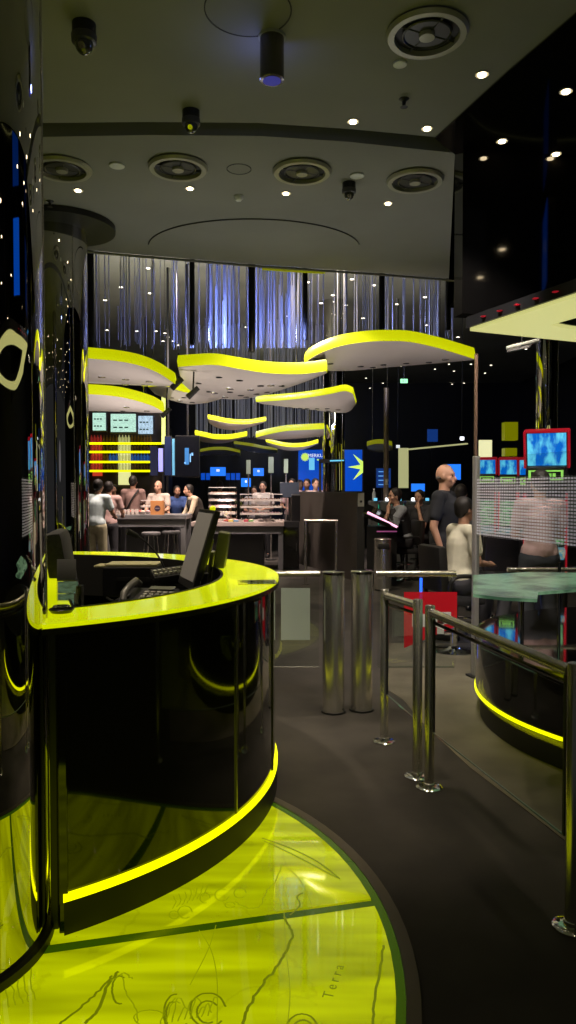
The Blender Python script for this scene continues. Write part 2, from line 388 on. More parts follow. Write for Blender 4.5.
# ================================================================== MIRROR COLUMNS
def column(name, label, x, y, r, top, m=M_mirror, trim=True):
    t = thing(name, label, 'column', (x, y, 0))
    obj('shaft', lathe(B(), [(r, .05), (r, top)], seg=96), m, t, True)
    obj('base_ring', lathe(B(), [(r + .02, 0), (r + .02, .05), (r - .01, .05)], seg=64), M_blackm, t, True)
    if trim:
        for k in range(6):
            a = 2 * PI * k / 6 + .33
            obj('seam_strip', tube(B(), ((r + .001) * math.cos(a), (r + .001) * math.sin(a), .05), ((r + .001) * math.cos(a), (r + .001) * math.sin(a), top), .004, seg=6), M_steel, t)
    return t
column('mirror_column', 'large dark mirrored column at the left edge of the photo, beside the desk', -1.204, 2.373, .409, HC)
c2 = column('mirror_column', 'slimmer mirrored column behind the left end of the round desk', -1.93, 6.25, .25, HC)
tag(obj('column_collar', lathe(B(), [(.26, 3.63), (.43, 3.63), (.43, 3.675), (.26, 3.675)], (-1.86, 6.2, 0), 48), M_blackm, None, True),
    'flat black disc on the ceiling round the slimmer mirrored column', 'ceiling collar')
column('mirror_column', 'narrow mirrored column in front of the blue video wall', P(333.5, 480, 15.6).x, 15.6, .23, 5.4)
column('mirror_column', 'mirrored column above the large slot machine on the right', P(556, 400, 8.6).x, 8.9, .13, 5.4)

# ================================================================== PODIUM AND ROUND DESK
PC = (-1.364, 2.337); PR = 1.764
pod = thing('light_podium', 'round floor panel of lime backlit glass with old map drawings under the desk', 'light floor', (PC[0], PC[1], 0))
# two glass fields meeting at a dark seam
sa = Z(60, 948, .02); sb = Z(384, 902, .02)
def side(p): return (sb.x - sa.x) * (p[1] - sa.y) - (sb.y - sa.y) * (p[0] - sa.x)
cc = circ(PC[0], PC[1], PR - .055, 240)
up = [p for p in cc if side(p) > .012]; dn = [p for p in cc if side(p) < -.012]
def order(L):
    # rotate the list so that the gap is at the ends
    k = max(range(len(L)), key=lambda i: (Vector(L[i]) - Vector(L[i - 1])).length); return L[k:] + L[:k]
obj('glass_panel', prism(B(), order(up), .004, .022), M_podium, pod, world=True)
obj('glass_panel', prism(B(), order(dn), .004, .022), M_podium, pod, world=True)
obj('metal_ring', ringprism(B(), circ(*PC, PR), circ(*PC, PR - .042), .0, .026), mat('dark_bronze', (.12, .10, .08), .38, .6), pod, world=True)
obj('glass_border', ringprism(B(), circ(*PC, PR - .043), circ(*PC, PR - .072), .003, .0235), M_edge, pod, world=True)
sd = (sb - sa).normalized(); sn = Vector((-sd.y, sd.x, 0))
sA = sa - sd * .9; sB = sb + sd * .02
obj('seam', quad(B(), (sA - sn * .016)[:2] + (.004,), (sB - sn * .016)[:2] + (.004,), (sB + sn * .016)[:2] + (.004,), (sA + sn * .016)[:2] + (.004,), .0195) if False else
    prism(B(), [tuple((sA - sn * .026)[:2]), tuple((sB - sn * .018)[:2]), tuple((sB + sn * .014)[:2]), tuple((sA + sn * .024)[:2])], .003, .0228), M_edge, pod, world=True)
# engraving lines of the map
def ribbon(bm, pts, w0, z=.0235):
    pts = [Vector((p[0], p[1], 0)) for p in pts]; L = []
    for i, p in enumerate(pts):
        t = (pts[min(i + 1, len(pts) - 1)] - pts[max(i - 1, 0)]); t.normalize(); nn = Vector((-t.y, t.x, 0)) * w0 / 2
        L.append((bm.verts.new(p + nn + Vector((0, 0, z))), bm.verts.new(p - nn + Vector((0, 0, z)))))
    for i in range(len(L) - 1): bm.faces.new((L[i][0], L[i][1], L[i + 1][1], L[i + 1][0]))
def pxline(bm, pts, w0, n=6, jag=0):
    q = spline([Z(a, b, .0235) for a, b in pts], n)
    if jag: q = [p + Vector((random.uniform(-jag, jag), random.uniform(-jag, jag), 0)) for p in q]
    ribbon(bm, q, w0)
k1 = B(); k2 = B()
pxline(k1, [(284, 916), (292, 935), (280, 962), (262, 985), (248, 1010), (240, 1040)], .009, 10, .004)
pxline(k2, [(284, 912), (286, 950), (290, 990), (287, 1030)], .003)
pxline(k2, [(199, 930), (211, 950), (217, 980), (217, 1030)], .003)
pxline(k2, [(216, 925), (208, 950), (190, 985)], .003)
pxline(k1, [(384, 945), (378, 980), (374, 1010), (372, 1040)], .008, 8, .003)
pxline(k1, [(262, 838), (290, 848), (318, 862), (340, 879)], .006)
pxline(k1, [(264, 841), (290, 853), (338, 878)], .005)
pxline(k2, [(282, 864), (276, 880), (266, 892), (260, 906), (248, 908), (235, 902)], .004, 8, .003)
pxline(k2, [(288, 868), (300, 880), (312, 905)], .003)
pxline(k1, [(290, 915), (300, 905), (297, 897), (303, 893)], .006)
# scroll work in the nearer field
for (cx, cy, rx, ry, a0, a1) in ((208, 1010, 18, 17, .2, 5.6), (208, 1012, 11, 11, .6, 5.2), (176, 1014, 12, 20, 1.5, 5.8), (172, 1016, 6, 14, 1.2, 5.2),
                                (302, 1030, 16, 16, .1, 3.1), (303, 1030, 10, 10, .2, 3), (150, 1018, 16, 8, 0, 4.5), (120, 990, 8, 14, 1, 5), (240, 893, 6, 5, 0, 5.5),
                                (222, 895, 7, 6, 1, 6), (205, 898, 5, 5, 0, 5), (185, 912, 7, 6, 0, 5.4), (174, 915, 5, 4, 0, 6), (230, 905, 5, 3, 0, 6)):
    pxline(k1 if ry > 8 else k2, [(cx + rx * math.cos(a0 + (a1 - a0) * i / 9), cy - ry * math.sin(a0 + (a1 - a0) * i / 9)) for i in range(10)], .006 if ry > 8 else .004, 4, .001)
for k in range(9):
    pxline(k2, [(160 + k * 6, 1024 - k), (166 + k * 6, 1008 - (k % 3) * 5), (176 + k * 5, 998 + (k % 4) * 5)], .004, 4, .002)
pxline(k1, [(60, 1024), (80, 1008), (100, 990), (112, 976)], .008, 6, .003)
pxline(k1, [(84, 1024), (98, 1010), (108, 985), (118, 972)], .010, 6, .003)
pxline(k2, [(122, 975), (126, 992), (136, 1010), (138, 1024)], .004, 6, .003)
pxline(k2, [(112, 980), (124, 973), (132, 979)], .005, 6, .004)
for k in range(7): pxline(k2, [(172 + k * 5, 909 - k * 2), (176 + k * 5, 902 - k * 2), (173 + k * 6, 896 - k * 2)], .003, 4, .002)
for k in range(5): pxline(k2, [(36 - k * 7, 1000 + k * 2), (30 - k * 6, 980), (34 - k * 7, 958)], .004, 5, .003)
obj('map_drawing', k1, M_ink2, pod, world=True); obj('map_contours', k2, M_ink3, pod, world=True)
def floor_text(body, px, py, size, ang):
    p = Z(px, py, .0245); text_obj('map_lettering', body, size, M_ink2, pod, Matrix.Translation(p) @ Matrix.Rotation(ang, 4, 'Z'), .0003)
pa = Z(327, 1000, 0); pb = Z(341, 962, 0)
floor_text('T e r r a', 334, 981, .046, math.atan2(pb.y - pa.y, pb.x - pa.x))

DC = Vector((-1.564, 3.682, 0))
def desk_outline(R, left_off, n=72):
    """arc of radius R round the desk centre, closed by a nearly straight left side; left_off moves that side to the right"""
    L = [Vector((-.795, 2.40, 0)), Vector((-1.09, 3.22, 0)), Vector((-1.33, 4.0, 0)), Vector((-1.56, 4.75, 0)), Vector((-1.72, 5.25, 0))]
    L = [p + Vector((left_off, 0, 0)) for p in L]
    def hit(a, b):
        # crossing of a->b prolonged with the circle
        d = (b - a).normalized(); f = a - DC; bb = f.dot(d); c = f.length_squared - R * R; s = -bb + math.sqrt(max(bb * bb - c, 0)); return a + d * s
    p0 = hit(L[1], L[0]); p1 = hit(L[3], L[4])
    a0 = math.atan2(p0.y - DC.y, p0.x - DC.x); a1 = math.atan2(p1.y - DC.y, p1.x - DC.x)
    if a1 < a0: a1 += 2 * PI
    arc = [(DC.x + R * math.cos(a0 + (a1 - a0) * k / n), DC.y + R * math.sin(a0 + (a1 - a0) * k / n)) for k in range(n + 1)]
    mid = [p for p in L[1:-1]][::-1]
    s = resample([Vector((*arc[-1], 0))] + mid + [Vector((*arc[0], 0))], 26)[1:-1]
    return arc + [tuple(p[:2]) for p in s]
desk = thing('reception_desk', 'round glossy black reception desk with glowing lime counter on the lit podium', 'reception desk', (DC.x, DC.y, 0))
obj('plinth', ringprism(B(), desk_outline(1.475, .09), desk_outline(1.30, .18), .024, .10), M_blackm, desk, world=True)
obj('led_strip', ringprism(B(), desk_outline(1.512, .06), desk_outline(1.46, .10), .136, .162), M_led, desk, True, world=True)
obj('kick_panel', ringprism(B(), desk_outline(1.510, .062), desk_outline(1.46, .10), .024, .136), M_blackm, desk, True, world=True)
obj('front_panel', ringprism(B(), desk_outline(1.500, .072), desk_outline(1.46, .10), .162, 1.03), M_black, desk, True, world=True)
obj('counter_top', ringprism(B(), desk_outline(1.517, 0), desk_outline(1.235, .12), 1.05, 1.064), M_counter, desk, True, world=True)
obj('counter_rim', ringprism(B(), desk_outline(1.519, -.004), desk_outline(1.23, .124), 1.028, 1.0495), mat('bronze_dark', (.06, .055, .03), .25, .7), desk, True, world=True)
obj('inner_edge', ringprism(B(), desk_outline(1.238, .117), desk_outline(1.226, .128), .80, 1.068), M_blackm, desk, True, world=True)
ws = [p for p in desk_outline(1.23, .13) ]
ws = [(max(p[0], -.98), p[1]) if p[0] < -.98 else p for p in ws]
obj('work_surface', prism(B(), ws, .84, .872), M_blackp, desk, world=True)
# vertical seams of the front and the corner posts
for a in (-.45, -.12, .2):
    x = DC.x + 1.503 * math.cos(a); y = DC.y + 1.503 * math.sin(a)
    obj('panel_seam', tube(B(), (x, y, .13), (x, y, 1.03), .004, seg=6), M_steel, desk, world=True)
A = desk_outline(1.5, .07)[0]
obj('corner_post', box(B(), (A[0] - .010, A[1] + .012, .53), (.030, .045, 1.0), (0, 0, .2), .004), M_black, desk, world=True)
obj('corner_post', box(B(), (A[0] - .045, A[1] + .03, .53), (.026, .04, 1.0), (0, 0, .2), .004), M_blackp, desk, world=True)
# dark inlay with rings on the counter
ci = Z(257, 582, 1.066)
obj('counter_inlay', box(B(), ci, (.18, .15, .002), (0, 0, .1)), mat('olive_inlay', (.05, .055, .01), .15, coat=1, emit=(.06, .065, 0), es=.6), desk, world=True)
rg = B()
for k in range(3): ringprism(rg, circ(ci.x - .05 + .05 * k, ci.y + .01, .03, 24), circ(ci.x - .05 + .05 * k, ci.y + .01, .024, 24), 1.0675, 1.069)
obj('inlay_rings', rg, M_chrome, desk, world=True)

# things on the desk
cr = Z(61, 617, 1.064)
t = thing('chrome_roundel', 'small black and chrome coiled cable holder at the left corner of the lime counter', 'cable holder', (-.80, 2.62, 1.064))
obj('dish', lathe(B(), [(.035, 0), (.045, .012), (.04, .016), (.03, .006), (.001, .006)]), M_blackp, t, True)
q = B()
for k in range(3): path(q, [( (.012 + .008 * k) * math.cos(a * PI / 6), (.012 + .008 * k) * math.sin(a * PI / 6), .014 + .004 * k) for a in range(13)], .003)
obj('coil', q, M_chrome, t, True)

def px_xy(px, y): return (px - 288) / F * y
ZS = .872
# telephone
d = 3.98; t = thing('desk_telephone', 'black office telephone with handset and keypad on the desk', 'telephone', (px_xy(147, d), d, ZS), -.2); t.scale = (1.1, 1.1, 1.1)
bm = B(); quad(bm, (-.13, -.09, .0), (.13, -.09, .0), (.13, .10, .0), (-.13, .10, .0), .001); bm.free(); bm = B()
vs = [(-.13, -.09, 0), (.13, -.09, 0), (.13, .10, 0), (-.13, .10, 0), (-.13, -.09, .02), (.13, -.09, .02), (.13, .10, .075), (-.13, .10, .075)]
V = [bm.verts.new(v) for v in vs]
for f in ((0, 1, 2, 3), (4, 5, 6, 7), (0, 1, 5, 4), (1, 2, 6, 5), (2, 3, 7, 6), (3, 0, 4, 7)): bm.faces.new([V[i] for i in f])
obj('phone_body', bm, M_blackp, t)
bm = B(); path(bm, [(-.09, -.085, .035), (-.095, -.06, .07), (-.09, 0, .098), (-.085, .06, .115), (-.08, .09, .095)], .018, 10); obj('handset', bm, mat('dark_grey_plastic', (.10, .10, .09), .3), t, True)
bm = B()
for i in range(5):
    for j in range(5): box(bm, (-.02 + i * .032, -.065 + j * .026, .033 + j * .0076), (.022, .016, .006), (.28, 0, 0))
obj('keypad', bm, mat('key_grey', (.26, .26, .22), .4), t)
bm = B(); box(bm, (.045, .08, .078), (.13, .04, .006), (.28, 0, 0)); obj('display', bm, mat('lcd', (.12, .13, .10), .2), t)
# telephone cord
tag(obj('telephone_cord', path(B(), spline([(px_xy(130, 3.95), 3.93, .93), (px_xy(118, 3.98), 3.98, .90), (px_xy(112, 4.05), 4.05, .89), (px_xy(106, 4.2), 4.2, .885)], 6), .006), M_blackp, None, True), 'black cord curling away from the desk telephone', 'cord')
# printer box with cream top and key panel device
d = 4.45; t = thing('receipt_printer', 'black box with a cream lid at the back of the desk', 'printer', (px_xy(133, d), d, ZS), 0)
obj('casing', box(B(), (0, 0, .085), (.32, .22, .17), None, .008), M_blackp, t)
obj('lid', box(B(), (0, .02, .178), (.31, .2, .014), None, .003), mat('cream_plastic', (.36, .34, .18), .4), t)
obj('side_tray', box(B(), (-.18, -.02, .172), (.07, .14, .012), None, .003), mat('cream_plastic', (.36, .34, .18), .4), t)
obj('paper_slot', box(B(), (.02, -.112, .10), (.2, .006, .02)), M_blackm, t)
d = 4.2; t = thing('paging_microphone', 'paging microphone with bent gooseneck and a sloping row of keys on the desk', 'microphone', (px_xy(170, d), d, ZS), .35)
bm = B(); V = [bm.verts.new(v) for v in [(-.10, -.06, .12), (.12, -.06, .12), (.12, .08, .12), (-.10, .08, .12), (-.10, -.06, .135), (.12, -.06, .155), (.12, .08, .19), (-.10, .08, .17)]]
for f in ((0, 1, 2, 3), (4, 5, 6, 7), (0, 1, 5, 4), (1, 2, 6, 5), (2, 3, 7, 6), (3, 0, 4, 7)): bm.faces.new([V[i] for i in f])
box(bm, (0, .01, .06), (.16, .1, .12)); obj('console', bm, M_blackp, t)
bm = B()
for i in range(8):
    for j in range(2): box(bm, (-.085 + i * .027, -.03 + j * .05, .152 + i * .0025 + j * .012), (.018, .03, .012))
obj('keys', bm, mat('key_cream', (.42, .42, .33), .4), t)
bm = B(); path(bm, spline([(-.02, .06, .17), (-.06, .06, .25), (-.13, .05, .33), (-.19, .03, .37)], 6), .005); obj('gooseneck', bm, M_blackm, t, True)
bm = B(); tube(bm, (-.18, .032, .365), (-.24, .01, .395), .014, .018); obj('mic_head', bm, M_blackm, t, True)
# monitor seen from the side
d = 3.9; t = thing('computer_monitor', 'black flat monitor tilted back, seen almost edge on, on the desk', 'monitor', (px_xy(195, d), d, ZS), 0)
MR = Matrix.Rotation(math.radians(-70), 4, 'Z') @ Matrix.Rotation(math.radians(-17), 4, 'X')
def mon_part(name, c, s, m, bev=.004):
    bm = box(B(), c, s, None, bev); bm.transform(Matrix.Translation((0, 0, .30)) @ MR); return obj(name, bm, m, t)
mon_part('housing', (0, .012, .02), (.36, .03, .42), M_blackp, .006)
scr = mon_part('screen', (0, -.0045, .03), (.32, .004, .36), mat('screen_grey', (.30, .30, .31), .3), 0)
mon_part('back_shell', (0, .04, -.02), (.22, .03, .22), mat('grey_olive_plastic', (.10, .11, .04), .4), .01)
obj('stand_neck', box(B(), (.04, -.01, .09), (.03, .06, .2), (0, .15, 0), .004), M_blackm, t)
obj('stand_foot', lathe(B(), [(.10, 0), (.10, .008), (.03, .016)], (.04, 0, 0), 28), M_blackp, t, True)
lp = B(); lp = ell(lp, (0, 0, 0), (.016, .016, .016)); lp.transform(Matrix.Translation((0, 0, .30)) @ MR @ Matrix.Translation((.06, .01, .24)))
obj('status_knob', lp, M_lime_rim, t, True)
# customer display behind it
d = 4.15; t = thing('customer_display', 'narrow upright black display with olive edge behind the monitor', 'display', (px_xy(220, d), d, ZS), 0)
bm = B(); box(bm, (0, 0, .22), (.06, .14, .34), (0, .16, 0), .006); obj('panel', bm, mat('olive_black', (.06, .065, .03), .4), t)
bm = B(); box(bm, (-.055, .02, .2), (.02, .12, .16), (0, .16, 0), .004); obj('rear_plate', bm, mat('grey_olive_plastic', (.10, .11, .04), .4), t)
obj('foot', box(B(), (0, 0, .01), (.12, .14, .02), None, .004), M_blackp, t)
# low black console under the monitor
t = thing('cash_drawer', 'low black cash drawer on the desk below the monitor', 'cash drawer', (px_xy(190, 4.15), 4.2, ZS), .1)
obj('drawer_case', box(B(), (0, .08, .05), (.26, .22, .09), None, .006), M_blackp, t); obj('drawer_front', box(B(), (0, -.034, .045), (.24, .008, .07)), M_blackm, t)
obj('lock', lathe(B(), [(.008, 0), (.008, .006)], (.08, -.04, .05), 12), M_chrome, t)
# counter sheets case at left
t = thing('leaflet_case', 'clear case with two pale green printed sheets at the left end of the desk', 'leaflet case', (-.90, 3.12, 1.064))
ca = [Z(58, 606, 1.07), Z(77, 606, 1.07)]
def face_px(name, x0, y0, x1, y1, d0, d1, m, th=.004, par=None):
    bm = quad(B(), P(x0, y1, d0), P(x1, y1, d0), P(x1, y0, d1), P(x0, y0, d1), th); return obj(name, bm, m, par, world=True)
M_sheet = screen_mat('glowing_green_print', (.16, .30, .18), (.08, .16, .09), 40, .55, (1, 1, 2))  # sheets glow a little, brightness put into the print colour
t.location = P(67, 606, 2.85); t.matrix_basis = Matrix.Translation(t.location)
face_px('sheet', 58, 594.5, 74, 606, 2.9, 2.93, M_sheet, par=t); face_px('sheet', 58, 582, 78, 593.5, 2.93, 2.96, M_sheet, par=t)
face_px('back_board', 57, 560, 76, 581, 2.96, 3.2, mat('board_grey', (.03, .032, .03), .3), par=t)
face_px('clear_front', 57, 580, 79, 607, 2.88, 2.91, M_clear, par=t)
obj('spine', box(B(), P(80, 598, 2.95), (.02, .05, .10), None, .003), M_blackp, t, world=True)
# operator chair
t = thing('office_chair', 'black high-backed office chair behind the left end of the desk', 'office chair', (-1.12, 3.85, 0), .2)
bm = box(B(), (.0, 0, 0), (.10, .44, .62), None, .04); bm.transform(Matrix.Translation((-.03, .0, .98)) @ Matrix.Rotation(-.16, 4, 'Y')); obj('backrest', bm, M_fabric, t, True)
obj('seat', box(B(), (.18, 0, .56), (.46, .46, .10), None, .04), M_fabric, t, True)
obj('gas_column', tube(B(), (.18, 0, .08), (.18, 0, .52), .025), M_blackp, t)
bm = B()
for k in range(5):
    a = k * 2 * PI / 5; tube(bm, (.18, 0, .09), (.18 + .27 * math.cos(a), .27 * math.sin(a), .06), .018); ell(bm, (.18 + .27 * math.cos(a), .27 * math.sin(a), .03), (.03, .03, .03))
obj('star_base', bm, M_blackp, t, True)
for s in (-1, 1): obj('armrest', path(B(), spline([(.05, s * .25, .56), (.05, s * .28, .74), (.12, s * .28, .78), (.28, s * .27, .77)], 5), .018), M_blackp, t, True)

# ================================================================== DRUM, GLASS TABLE, CANOPY (right)
RC = (2.655, 4.66); RR = 1.43
t = thing('round_drum', 'low round glossy black drum with a glowing lime strip, right of the fence', 'drum', (*RC, 0))
obj('plinth', ringprism(B(), circ(*RC, RR - .03), circ(*RC, RR - .2), .005, .17), M_blackm, t, True, world=True)
obj('led_strip', ringprism(B(), circ(*RC, RR + .006), circ(*RC, RR - .03), .17, .19), M_led, t, True, world=True)
obj('drum_side', ringprism(B(), circ(*RC, RR), circ(*RC, RR - .04), .19, .51), M_black, t, True, world=True)
obj('drum_top', prism(B(), circ(*RC, RR + .01, 72), .51, .535), M_black, t, world=True)
gt = thing('glass_table', 'pale green map printed glass top on chrome legs above the drum', 'glass table', (*RC, .535))
g0 = [Z(473, 594, 1.0), Z(505, 597.5, 1.0), Z(537, 599, 1.0), Z(538, 592, 1.0), Z(590, 588, 1.0), Z(620, 588, 1.0), Z(620, 573, 1.0), Z(530, 572, 1.0), Z(473, 575, 1.0)]
M_greent = screen_mat('green_map_glass', (.20, .36, .20), (.05, .11, .06), 7, .62, (1, 1, 1))  # glow put into the colour of the map glass
obj('glass_top', prism(B(), [tuple(p[:2]) for p in g0], .985, 1.0), M_greent, gt, world=True)
for q in ((1.5, 4.75), (1.9, 4.35), (1.9, 5.2)):
    obj('leg', tube(B(), (*q, .535), (*q, .985), .012), M_chrome, gt, world=True)
# canopy ring
cn = thing('light_canopy', 'triangular ceiling canopy frame with glowing cream underside above the drum', 'canopy', (2.4, 4.3, 2.5))
CZ = 2.5
tip = Z(470, 331, CZ); a1 = Z(576, 297, CZ); a2 = Z(576, 342, CZ)
outer = spline([tip, tip.lerp(a1, .5), a1, a1 + (a1 - tip) * .75, Vector((2.9, 2.75, CZ)), Vector((4.0, 3.1, CZ)), Vector((4.3, 4.3, CZ)), Vector((3.9, 5.3, CZ)), a2 + (a2 - tip) * .8, a2, tip.lerp(a2, .5), tip], 6)[:-1]
itip = Z(551, 325, CZ)
cen = Vector((2.85, 4.05, CZ))
ipts = [itip, Z(576, 318, CZ), Vector((1.95, 3.75, CZ)), Vector((2.35, 3.25, CZ)), Vector((2.95, 3.05, CZ)), Vector((3.7, 3.35, CZ)), Vector((3.9, 4.2, CZ)), Vector((3.55, 4.95, CZ)), Vector((2.8, 5.0, CZ)), Vector((2.25, 4.88, CZ)), Z(576, 329.5, CZ), itip]
inner = spline(ipts, 6)[:-1]
obj('glow_panel', ringprism(B(), [tuple(p[:2]) for p in outer], [tuple(p[:2]) for p in inner], CZ, CZ + .02), M_cream, cn, world=True)
def grow(L, f, c=cen): return [tuple((c + (p - c) * f)[:2]) for p in L]
obj('casing', ringprism(B(), grow(outer, 1.012), grow(inner, .99), CZ + .021, CZ + .09), M_blackp, cn, world=True)
rb = B()
for k in range(5):
    p = tip.lerp(a1, .18 + .17 * k); ell(rb, p + Vector((-.02, -.01, .055)), (.02, .02, .004), u=8, v=6)
obj('red_light', rb, M_red, cn, True, world=True)
for q in ((2.2, 3.4), (3.6, 3.1), (3.9, 4.9)): obj('hanger', tube(B(), (*q, CZ + .05), (*q, HC), .008), M_blackm, cn, world=True)
t = thing('ceiling_tube', 'short slanted grey tube light fitting below the cream canopy tip', 'light fitting', P(523, 345, 6.2))
obj('tube', tube(B(), P(507, 348, 6.2), P(540, 340, 6.0), .018), M_whited, t, True, world=True)
obj('tube_bracket', tube(B(), P(522, 344, 6.1), P(522, 344, 6.1) + Vector((0, 0, .9)), .006), M_blackm, t, world=True)
obj('reflector', tube(B(), P(508, 351, 6.2), P(530, 346, 6.0), .012), M_steel, t, True, world=True)

# ================================================================== GATES, BOLLARDS, FENCE
for px, py, dd, lab in ((334, 715, 0, 'left of the two thick steel gate bollards'), (362.5, 713, 0, 'right of the two thick steel gate bollards, nearer the fence')):
    g = G(px, py); t = thing('gate_bollard', lab, 'bollard', (g.x, g.y + .07, 0))
    obj('shaft', lathe(B(), [(.073, .012), (.073, .935), (.070, .942)], seg=40), M_steel, t, True)
    obj('cap', lathe(B(), [(.076, .930), (.076, .945), (.070, .950), (.001, .950)], seg=40), M_chrome, t, True)
    obj('base_ring', lathe(B(), [(.082, 0), (.082, .012)], seg=40), M_blackm, t, True)
GY = 5.0
def gate(label, pxa, pxb, y, parts):
    xa = px_xy(pxa, y); xb = px_xy(pxb, y); t = thing('glass_gate', label, 'gate', ((xa + xb) / 2, y, 0))
    obj('pane', box(B(), ((xa + xb) / 2, y, .60), (xb - xa, .010, .60)), M_glass, t, world=True)
    obj('top_rail', tube(B(), (xa - .01, y, .93), (xb + .01, y, .93), .020, seg=16), M_steel, t, True, world=True)
    obj('bottom_rail', tube(B(), (xa, y, .297), (xb, y, .297), .005, seg=8), M_steel, t, True, world=True)
    return t, xa, xb
gl, xa, xb = gate('glass gate with a frosted white panel between the desk and the bollards', 262, 319, GY, 0)
obj('frosted_panel', quad(B(), P(281, 640, GY - .008), P(310, 640, GY - .008), P(310, 588, GY - .008), P(281, 588, GY - .008), .001), M_frost, gl, world=True)
gr, xa, xb = gate('glass gate with a red no-entry sign behind the fence posts', 378, 455, GY, 0)
sy = GY - .01
obj('red_sign', quad(B(), P(404, 648, sy), P(457, 626, sy), P(457, 592, sy), P(404, 592, sy), .001), M_redf, gr, world=True)
sg = B(); quad(sg, P(412, 627, sy - .004), P(437, 627, sy - .004), P(437, 614, sy - .004), P(412, 614, sy - .004), .001)
obj('white_bar', sg, M_whitef, gr, world=True)
sg = B()
for (x0, y0, x1, y1) in ((437, 612, 451, 624), (437, 620, 444, 634)): quad(sg, P(x0, y1, sy - .006), P(x1, y1, sy - .006), P(x1, y0, sy - .006), P(x0, y0, sy - .006), .001)
obj('white_arrow', sg, M_whitef, gr, world=True)
xa = px_xy(510, GY + .3); xb = px_xy(640, GY + .3)
tag(obj('rail', tube(B(), (px_xy(508, 6), 6.0, .85), (px_xy(640, 6), 6.0, .85), .018), M_steel, None, True), 'dark horizontal steel rail behind the glass table', 'rail')

def post(px, pb, pt, label):
    g = G(px, pb); zt = P(px, pt, g.y).z
    t = thing('fence_post', label, 'fence post', (g.x, g.y, 0), 0)
    obj('tube', lathe(B(), [(.025, .01), (.025, zt), (.022, zt + .004), (.001, zt + .004)], seg=28), M_steel, t, True)
    obj('flange', lathe(B(), [(.066, 0), (.066, .008), (.058, .014), (.030, .016), (.028, .028), (.025, .030)], seg=32), M_chrome, t, True)
    bm = B()
    for k in range(3): lathe(bm, [(.007, .013), (.007, .018)], (.046 * math.cos(k * 2.1 + .5), .046 * math.sin(k * 2.1 + .5), 0), 8)
    obj('screws', bm, M_blackm, t); return g, zt
p1 = post(384, 742, 590, 'farthest slim steel fence post, nearest the bollards')
p2 = post(417, 777, 600, 'slim steel fence post in the middle of the close pair, the one farther left')
p3 = post(429, 788, 606, 'slim steel fence post of the close pair, the nearer one that starts the long rail')
p4 = post(572, 928, 664, 'nearest steel fence post at the right edge of the photo')
def fence(a, b, label):
    (ga, za), (gb, zb) = a, b; za -= .03; zb -= .03; d = (gb - ga).normalized()
    t = thing('glass_fence', label, 'glass fence', ((ga.x + gb.x) / 2, (ga.y + gb.y) / 2, 0))
    A_ = ga + d * .03; B_ = gb - d * .03
    obj('handrail', path(B(), [A_ + Vector((0, 0, za)), B_ + Vector((0, 0, zb))], .021, 16), M_steel, t, True, world=True)
    A_ = ga + d * .05; B_ = gb - d * .05
    obj('pane', quad(B(), A_ + Vector((0, 0, .30)), B_ + Vector((0, 0, .30)), B_ + Vector((0, 0, zb - .06)), A_ + Vector((0, 0, za - .06)), .010), M_glass, t, world=True)
    obj('edge_strip', path(B(), [A_ + Vector((0, 0, .297)), B_ + Vector((0, 0, .297))], .004, 6), mat('glass_edge', (.35, .42, .38), .2, .4), t, world=True)
    obj('top_channel', path(B(), [A_ + Vector((0, 0, za - .045)), B_ + Vector((0, 0, zb - .045))], .009, 8), M_black, t, world=True)
    for q in (A_, B_): obj('clamp', box(B(), q + Vector((0, 0, .58)), (.014, .02, .56), None, .003), M_blackm, t, world=True)
fence(p1, p2, 'short glass fence panel between the farthest post and the close pair')
fence(p3, p4, 'long glass fence panel running from the close pair to the nearest post')

# dotted screen with its post
t = thing('glass_screen', 'tall glass screen with a band of pale dots, standing right of the steel pole', 'glass screen', (px_xy(476, 5.9), 5.9, 0), math.atan2(4.5 - 5.9, px_xy(590, 4.5) - px_xy(476, 5.9)))
Ls = math.hypot(4.5 - 5.9, px_xy(590, 4.5) - px_xy(476, 5.9))
obj('post', box(B(), (0, 0, 0.88), (.055, .04, 1.76), None, .006), mat('grey_post', (.38, .37, .36), .35, .5), t)
obj('pane', box(B(), (Ls / 2 + .03, 0, 1.29), (Ls, .01, .90)), M_glass, t)
obj('dot_film', box(B(), (Ls / 2 + .03, -.008, 1.36), (Ls, .002, .45)), M_dots, t)
obj('foot', box(B(), (0, 0, .01), (.12, .1, .02), None, .004), M_blackm, t)
bp = P(476, 400, 6.4)
tag(obj('tall_pole', tube(B(), (bp.x, 6.4, 0), (bp.x, 6.4, P(476, 354, 6.4).z), .016), mat('bronze_pole', (.22, .14, .10), .4, .5), None, True), 'thin bronze pole rising above the dotted glass screen', 'pole')

# portal frame
g = G(305, 585); t = thing('portal_frame', 'inverted U-shaped steel crowd rail beyond the gates', 'rail frame', (px_xy(321, g.y), g.y, 0))
x0 = px_xy(305.5, g.y); x1 = px_xy(336.5, g.y); zt = P(300, 521, g.y).z
for nm, a, b in (('upright', (x0, g.y, 0), (x0, g.y, zt)), ('upright', (x1, g.y, 0), (x1, g.y, zt)), ('crossbar', (x0 - .022, g.y, zt), (x1 + .022, g.y, zt))):
    obj(nm, tube(B(), a, b, .024), M_steel, t, True, world=True)
for x in (x0, x1): obj('foot_plate', lathe(B(), [(.06, 0), (.06, .01)], (x, g.y, 0), 20), M_chrome, t, world=True)
# litter bin
g = G(381.5, 589); t = thing('ashtray_bin', 'cylindrical steel litter bin with a dark slot beyond the gates', 'litter bin', (g.x, g.y - .12, 0))
obj('body', lathe(B(), [(.13, .02), (.13, .76), (.12, .77), (.001, .77)], seg=40), M_steel, t, True)
obj('opening', box(B(), (0, -.105, .66), (.17, .06, .085), None, .02), M_blackm, t, True)
obj('base', lathe(B(), [(.12, 0), (.12, .02)], seg=32), M_blackm, t)
